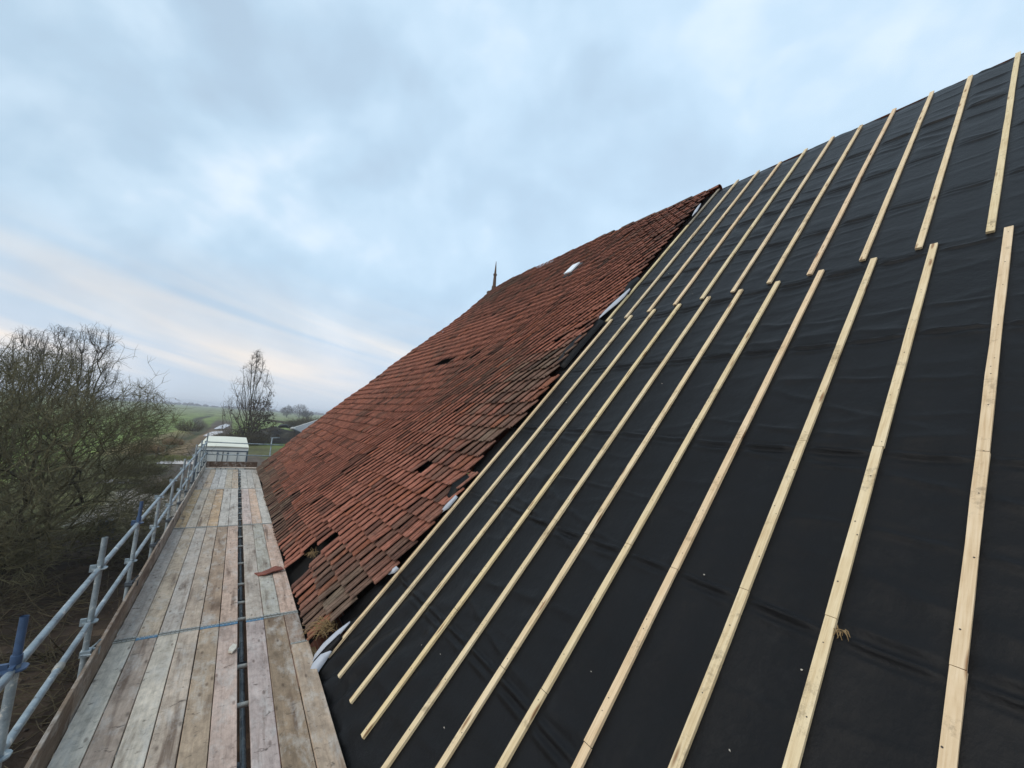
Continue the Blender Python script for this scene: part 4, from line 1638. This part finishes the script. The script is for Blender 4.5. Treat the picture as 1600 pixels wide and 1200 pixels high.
# far trees and horizon
def far_tree(loc, w_, h, seed, label, mat):
    r = random.Random(seed)
    root = empty('field_tree', loc, label, 'tree', 'trees on the far field')
    b = MB()
    b.tube([Vector(loc), Vector(loc) + Vector((0, 0, h * 0.6))], [0.35, 0.18], 6)
    b.build('trunk', M_TRUNK, root)
    b = MB()
    for i in range(900):
        d = rand_dir(r)
        p = Vector(loc) + Vector((d.x * w_ * 0.5 * r.random() ** 0.4, d.y * w_ * 0.5 * r.random() ** 0.4, h * 0.55 + d.z * h * 0.45 * r.random() ** 0.4))
        p += Vector((0, 0, 0.12 * h * fn(p.x * 0.25, p.y * 0.25, seed)))
        a = rand_dir(r)
        b.tube([p, p + (a + Vector((0, 0, 0.4))) * r.uniform(0.6, 1.5)], [0.11, 0.03], 3, cap=False)
    b.build('crown', mat, root)


far_tree((36.5, 412, -3.5), 11, 10.5, 61, 'small hazy tree in the far field, left of the broad clump', M_TWIG3)
far_tree((47.0, 418, -3.5), 15, 13.0, 62, 'broad hazy domed tree at the field horizon', M_TWIG3)
far_tree((54.0, 424, -3.5), 12, 7.5, 63, 'low hazy bush right of the broad domed tree', M_TWIG3)


def treeline(x0, x1, y, h, n, seed):
    r = random.Random(seed)
    b = MB()
    for i in range(n):
        x = r.uniform(x0, x1)
        hh = h * (0.55 + 0.45 * fn(x * 0.012, seed)) * r.uniform(0.5, 1.0)
        p = Vector((x, y + r.uniform(-30, 30), GZ - 0.2))
        wv = r.uniform(5, 12)
        b.tube([p, p + Vector((r.uniform(-2, 2), 0, hh * 0.6)), p + Vector((r.uniform(-3, 3), 0, hh))], [wv * 0.5, wv * 0.6, wv * 0.15], 6)
    o = b.build('distant_wood', M_TWIG3)
    tag(o, 'hazy blue line of distant woods along the horizon', 'wood', kind='stuff')


treeline(-420, 900, 1450, 15, 420, 71)


# dark hedge bank across the field
def hedge(p0, p1, w_, h, label, seed):
    r = random.Random(seed)
    b = MB()
    p0, p1 = Vector(p0), Vector(p1)
    for i in range(1500):
        p = p0.lerp(p1, r.random()) + Vector((r.uniform(-w_, w_), r.uniform(-w_, w_), 0))
        d = (rand_dir(r) + Vector((0, 0, 0.9))).normalized()
        b.tube([p, p + d * h * r.uniform(0.5, 1.1)], [0.16, 0.05], 3, cap=False)
    o = b.build('hedge', M_BRAMBLE)
    tag(o, label, 'hedge')


hedge((15.0, 250, -3.5), (27.0, 190, -3.5), 2.0, 1.1, 'low dark hedge bank running across the green field', 81)


# ------------------------------------------------------------------ box trailer
def build_trailer():
    x0, x1, y0, y1, zb, zt = -1.62, 0.80, 28.9, 38.4, GZ + 1.15, 0.36
    r = empty('box_trailer', ((x0 + x1) / 2, y0, GZ), 'white box trailer parked with rear doors towards the scaffold', 'trailer')
    mw = simple('white_panel', lin(214, 218, 214), 0.45, 0, 0.07, 1.2, 0.03)
    mroof = simple('roof_sheet', lin(216, 214, 196), 0.6, 0, 0.12, 0.8, 0.05)
    mf = simple('frame_steel', lin(92, 104, 116), 0.5, 0.3, 0.2, 5, 0.05)
    mr = simple('rubber', (0.02, 0.02, 0.02), 0.85, 0, 0.2, 10, 0.05)
    b = MB()
    b.box(x0, x1, y0 + 0.04, y1, zb, zt - 0.03)
    b.build('body', mw, r, bevel=0.02)
    b = MB()
    b.grid(9, 17, lambda i, j: (x0 - 0.01 + (x1 - x0 + 0.02) * i / 8, y0 + 0.0 + (y1 - y0) * j / 16, zt + 0.025 * math.sin(math.pi * i / 8) + 0.004 * fn(i, j)))
    b.box(x0 - 0.01, x1 + 0.01, y0, y1, zt - 0.028, zt - 0.003)
    b.build('roof_panel', mroof, r)
    # rear frame
    b = MB()
    b.box(x0 - 0.005, x0 + 0.07, y0 - 0.02, y0 + 0.038, zb - 0.1, zt - 0.20)
    b.box(x1 - 0.07, x1 + 0.005, y0 - 0.02, y0 + 0.038, zb - 0.1, zt - 0.20)
    b.box(x0 - 0.005, x1 + 0.005, y0 - 0.022, y0 + 0.037, zt - 0.27, zt - 0.205)
    b.box(x0 + 0.072, x1 - 0.072, y0 - 0.02, y0 + 0.036, zb - 0.1, zb + 0.05)
    b.build('rear_frame', mf, r)
    xm = (x0 + x1) / 2
    for a, c in ((x0 + 0.08, xm - 0.008), (xm + 0.008, x1 - 0.08)):
        b = MB()
        b.box(a, c, y0 - 0.01, y0 + 0.034, zb + 0.06, zt - 0.28)
        d = b.build('door', mw, r, bevel=0.006)
        b = MB()
        for f in (0.34, 0.78) if a < xm - 0.5 else (0.2, 0.62):
            xx = a + (c - a) * f
            b.tube([(xx, y0 - 0.05, zb + 0.0), (xx, y0 - 0.05, zt - 0.22)], 0.017, 8)
            for zz in (zb + 0.2, zb + 1.0, zb + 1.7, zt - 0.42):
                b.box(xx - 0.05, xx + 0.05, y0 - 0.035, y0 - 0.012, zz, zz + 0.07)
            b.box(xx - 0.02, xx + 0.30, y0 - 0.06, y0 - 0.04, zb + 0.55, zb + 0.59)
        b.build('lock_rod', mf, d)
    b = MB()
    b.box(xm - 0.018, xm + 0.018, y0 - 0.03, y0 - 0.0105, zb + 0.06, zt - 0.28)
    b.build('door_seal', mr, r)
    b = MB()
    b.box(x0 + 0.5, x0 + 0.65, y0 + 0.1, y1 - 0.3, zb - 0.35, zb - 0.003)
    b.box(x1 - 0.65, x1 - 0.5, y0 + 0.1, y1 - 0.3, zb - 0.35, zb - 0.003)
    b.build('chassis', mf, r)
    for yy in (31.0, 32.3):
        for xx in (x0 + 0.18, x1 - 0.18):
            b = MB()
            n = 20
            zc = GZ + 0.5
            b.tube([(xx - 0.13, yy, zc), (xx - 0.11, yy, zc), (xx + 0.11, yy, zc), (xx + 0.13, yy, zc)], [0.42, 0.5, 0.5, 0.42], n)
            wv = b.build('wheel', mr, r, smooth=False)
            b = MB()
            b.tube([(xx - 0.14, yy, zc), (xx + 0.14, yy, zc)], 0.27, 16)
            b.build('rim', mf, wv)
    for xx in (x0 + 0.4, x1 - 0.4):
        b = MB()
        b.tube([(xx, y1 - 1.5, GZ - 0.05), (xx, y1 - 1.5, zb - 0.01)], 0.06, 8)
        b.build('landing_leg', mf, r)


build_trailer()


# ------------------------------------------------------------------ grey shed, soil heap
def build_shed():
    xa, xr, ya, yb = 9.75, 15.6, 73.0, 93.0
    ze, zr = -0.62, 1.95
    r = empty('shed', (xr, ya, GZ), 'low grey roofed farm shed behind the tiled roof corner', 'shed')
    ms = simple('grey_sheeting', lin(118, 122, 126), 0.7, 0, 0.2, 1.0, 0.1)
    mwd = simple('dark_boarding', lin(58, 58, 60), 0.85, 0, 0.3, 2.0, 0.2)
    mv = simple('white_verge', lin(226, 226, 222), 0.6, 0, 0.05, 2, 0)
    b = MB()
    n = 60
    for sgn in (1, -1):
        def pt(i, j):
            y = ya + (yb - ya) * i / n
            f = j / 1
            x = xa - 0.25 + (xr - xa + 0.25) * f
            z = ze - 0.11 + (zr - ze + 0.11) * f + 0.02 * math.cos(i * math.pi)
            return (x if sgn > 0 else 2 * xr - x, y, z)
        b.grid(n + 1, 2, pt)
    b.build('roof_sheet', ms, r)
    b = MB()
    b.box(xa, 2 * xr - xa, ya + 0.3, yb - 0.3, GZ - 0.1, ze - 0.15)
    b.add([(xa, yb - 0.3, ze - 0.15), (2 * xr - xa, yb - 0.3, ze - 0.15), (xr, yb - 0.3, zr - 0.12)], [(0, 1, 2)])
    b.add([(xa, ya + 0.3, ze - 0.15), (xr, ya + 0.3, zr - 0.12), (2 * xr - xa, ya + 0.3, ze - 0.15)], [(0, 1, 2)])
    b.build('wall', mwd, r)
    b = MB()
    for y in (ya - 0.02, yb + 0.02):
        for sgn in (1, -1):
            xa2, xr2 = (xa - 0.25, xr) if sgn > 0 else (2 * xr - xa + 0.25, xr)
            p, q = Vector((xa2, y, ze - 0.06)), Vector((xr2, y, zr + 0.05))
            b.tube([p, q], 0.085, 4)
    b.build('verge', mv, r)
    b = MB()
    b.box(xa - 0.32, xa - 0.20, ya, yb, ze - 0.30, ze - 0.14)
    b.build('gutter', M_DARKSTEEL, r)


build_shed()


def build_heap():
    b = MB()
    cx, cyy = 7.2, 91.0
    b.cur = (0.055, 0.048, 0.042)
    nu, nv = 60, 44
    cols = []

    def f(i, j):
        u, v = i / (nu - 1) * 2 - 1, j / (nv - 1) * 2 - 1
        x, y = cx + u * 7.5, cyy + v * 5.0
        rr = (abs(u) ** 2.2 + abs(v) ** 2.2) ** (1 / 2.2)
        h = 2.9 * max(0.0, 1 - rr ** 1.8) * (1 + 0.18 * fn(x * 0.4, y * 0.4, 1.0)) + 0.14 * fn(x * 1.3, y * 1.3, 5.0) * max(0.0, 1 - rr)
        return (x, y, GZ - 0.12 + h)
    b.grid(nu, nv, f)
    for j in range(nv - 1):
        for i in range(nu - 1):
            u = i / nu * 2 - 1
            n_ = fn(i * 0.13, j * 0.2, 6.0)
            cols.append(mix3((0.035, 0.032, 0.031), (0.085, 0.075, 0.055), 0.5 + n_))
    b.col = cols
    o = b.build('soil_heap', mat_attr('heap_soil', 'tint', 0.95, 2.2, 0.8, 0.1), smooth=True, attr='tint')
    tag(o, 'long dark heap of soil in front of the green field', 'heap')
    # black bundle and pale sack lying on its crest
    b = MB()
    zc = GZ + 2.85
    b.tube([(6.9, 90.8, zc), (7.2, 90.8, zc + 0.28), (8.2, 90.8, zc + 0.36), (8.6, 90.9, zc + 0.1)], [0.22, 0.36, 0.36, 0.2], 9)
    o = b.build('tarp_bundle', simple('black_plastic', (0.012, 0.012, 0.013), 0.45, 0, 0.3, 4, 0.3), smooth=True)
    tag(o, 'black plastic bundle lying on top of the dark heap', 'tarp')
    b = MB()
    b.tube([(8.9, 90.4, zc - 0.15), (9.2, 90.4, zc - 0.0), (9.75, 90.4, zc - 0.1), (9.95, 90.4, zc - 0.35)], [0.15, 0.27, 0.27, 0.16], 9)
    o = b.build('sack', simple('pale_sack', lin(190, 190, 186), 0.8, 0, 0.15, 4, 0.3), smooth=True)
    tag(o, 'pale sack beside the black bundle on the heap', 'sack')


build_heap()


def build_yard_bits():
    # raised concrete slab with a straight edge, left of the scaffold
    b = MB()
    mt = simple('old_concrete', (0.27, 0.245, 0.21), 0.9, 0, 0.35, 1.6, 0.3)
    b.box(-4.35, -1.6, 28.0, 33.2, GZ - 0.25, GZ + 0.22)
    o = b.build('concrete_slab', mt, bevel=0.02)
    tag(o, kind='structure')
    # rubble on it
    r = random.Random(5)
    for i, (x, y, s) in enumerate(((-3.6, 31.8, 0.28), (-2.7, 32.4, 0.2), (-4.0, 32.6, 0.22), (-2.2, 31.3, 0.16))):
        b = MB()
        b.tube([(x, y, GZ + 0.21), (x + s * 0.2, y, GZ + 0.21 + s * 0.5), (x + s * 0.1, y + s * 0.2, GZ + 0.21 + s)], [s, s * 0.9, s * 0.3], 7)
        o = b.build('rubble_lump', M_OLDWOOD if i % 2 else mt)
        tag(o, ['largest grey rubble lump on the concrete slab', 'dark clod on the concrete slab near the far edge', 'grey rubble lump at the left edge of the slab', 'small dark clod on the right part of the slab'][i], 'rubble', 'rubble on the concrete slab')
    # dark blue drum below the slab
    b = MB()
    cx, cyy = -4.15, 25.0
    pr = [(0, 0.27), (0.04, 0.29), (0.28, 0.29), (0.30, 0.305), (0.33, 0.305), (0.35, 0.29), (0.56, 0.29), (0.58, 0.305), (0.61, 0.305), (0.63, 0.29), (0.86, 0.28), (0.88, 0.2)]
    b.tube([(cx, cyy, GZ - 0.02 + z) for z, q in pr], [q for z, q in pr], 18)
    o = b.build('drum', simple('navy_plastic', (0.018, 0.024, 0.05), 0.5, 0, 0.2, 3, 0.05))
    tag(o, 'dark navy plastic drum on the soil left of the scaffold', 'drum')
    # post near the reeds
    b = MB()
    b.tube([(-6.7, 58.5, GZ - 0.2), (-6.68, 58.5, GZ + 1.25)], [0.11, 0.09], 8)
    o = b.build('fence_post', M_OLDWOOD)
    tag(o, 'lone dark wooden post in front of the tawny reeds', 'post')
    # fallen twigs and soil clods beside the scaffold
    b = MB()
    for i in range(900):
        x, y = r.uniform(-7.5, -1.4), r.uniform(8, 27)
        z = ground_h(x, y)
        d = Vector((r.uniform(-1, 1), r.uniform(-1, 1), r.uniform(-0.05, 0.22))).normalized()
        l_ = r.uniform(0.2, 0.9)
        p = Vector((x, y, z + 0.015))
        b.tube([p, p + d * l_ * 0.5 + Vector((0, 0, 0.02)), p + d * l_], [0.009, 0.008, 0.004], 3, cap=False)
    o = b.build('fallen_twigs', M_BRAMBLE)
    tag(o, 'fallen twigs strewn over the dark soil', 'twigs', kind='stuff')
    b = MB()
    for i in range(1500):
        x, y = r.uniform(-8, -1.2), r.uniform(7, 28)
        s = r.uniform(0.02, 0.09)
        z = ground_h(x, y)
        M = Matrix.Translation((x, y, z)) @ Matrix.Rotation(r.uniform(0, 6), 4, rand_dir(r))
        b.add([M @ (Vector(q) * s * r.uniform(0.7, 1.2)) for q in ((1, 0, 0), (0, 1, 0), (-1, 0, 0), (0, -1, 0), (0, 0, .8), (0, 0, -.8))], [(0, 1, 4), (1, 2, 4), (2, 3, 4), (3, 0, 4), (1, 0, 5), (2, 1, 5), (3, 2, 5), (0, 3, 5)])
    o = b.build('soil_clods', simple('clods', (0.045, 0.032, 0.023), 0.95, 0, 0.5, 3, 0.3))
    tag(o, 'loose clods of dark soil below the scaffold', 'soil', kind='stuff')


build_yard_bits()

# ------------------------------------------------------------------ air
hb = MB()
hb.box(-1600, 1600, -120, 2700, -5.6, 13.0)
mt = bpy.data.materials.new('haze_air')
mt.use_nodes = True
t = mt.node_tree
t.nodes.clear()
ho = N(t, 'ShaderNodeOutputMaterial')
pv = N(t, 'ShaderNodeVolumePrincipled')
pv.inputs['Color'].default_value = (0.86, 0.91, 1.0, 1)
pv.inputs['Density'].default_value = 0.00055
pv.inputs['Anisotropy'].default_value = 0.0
t.links.new(pv.outputs[0], ho.inputs['Volume'])
tag(hb.build('haze', mt), kind='stuff')
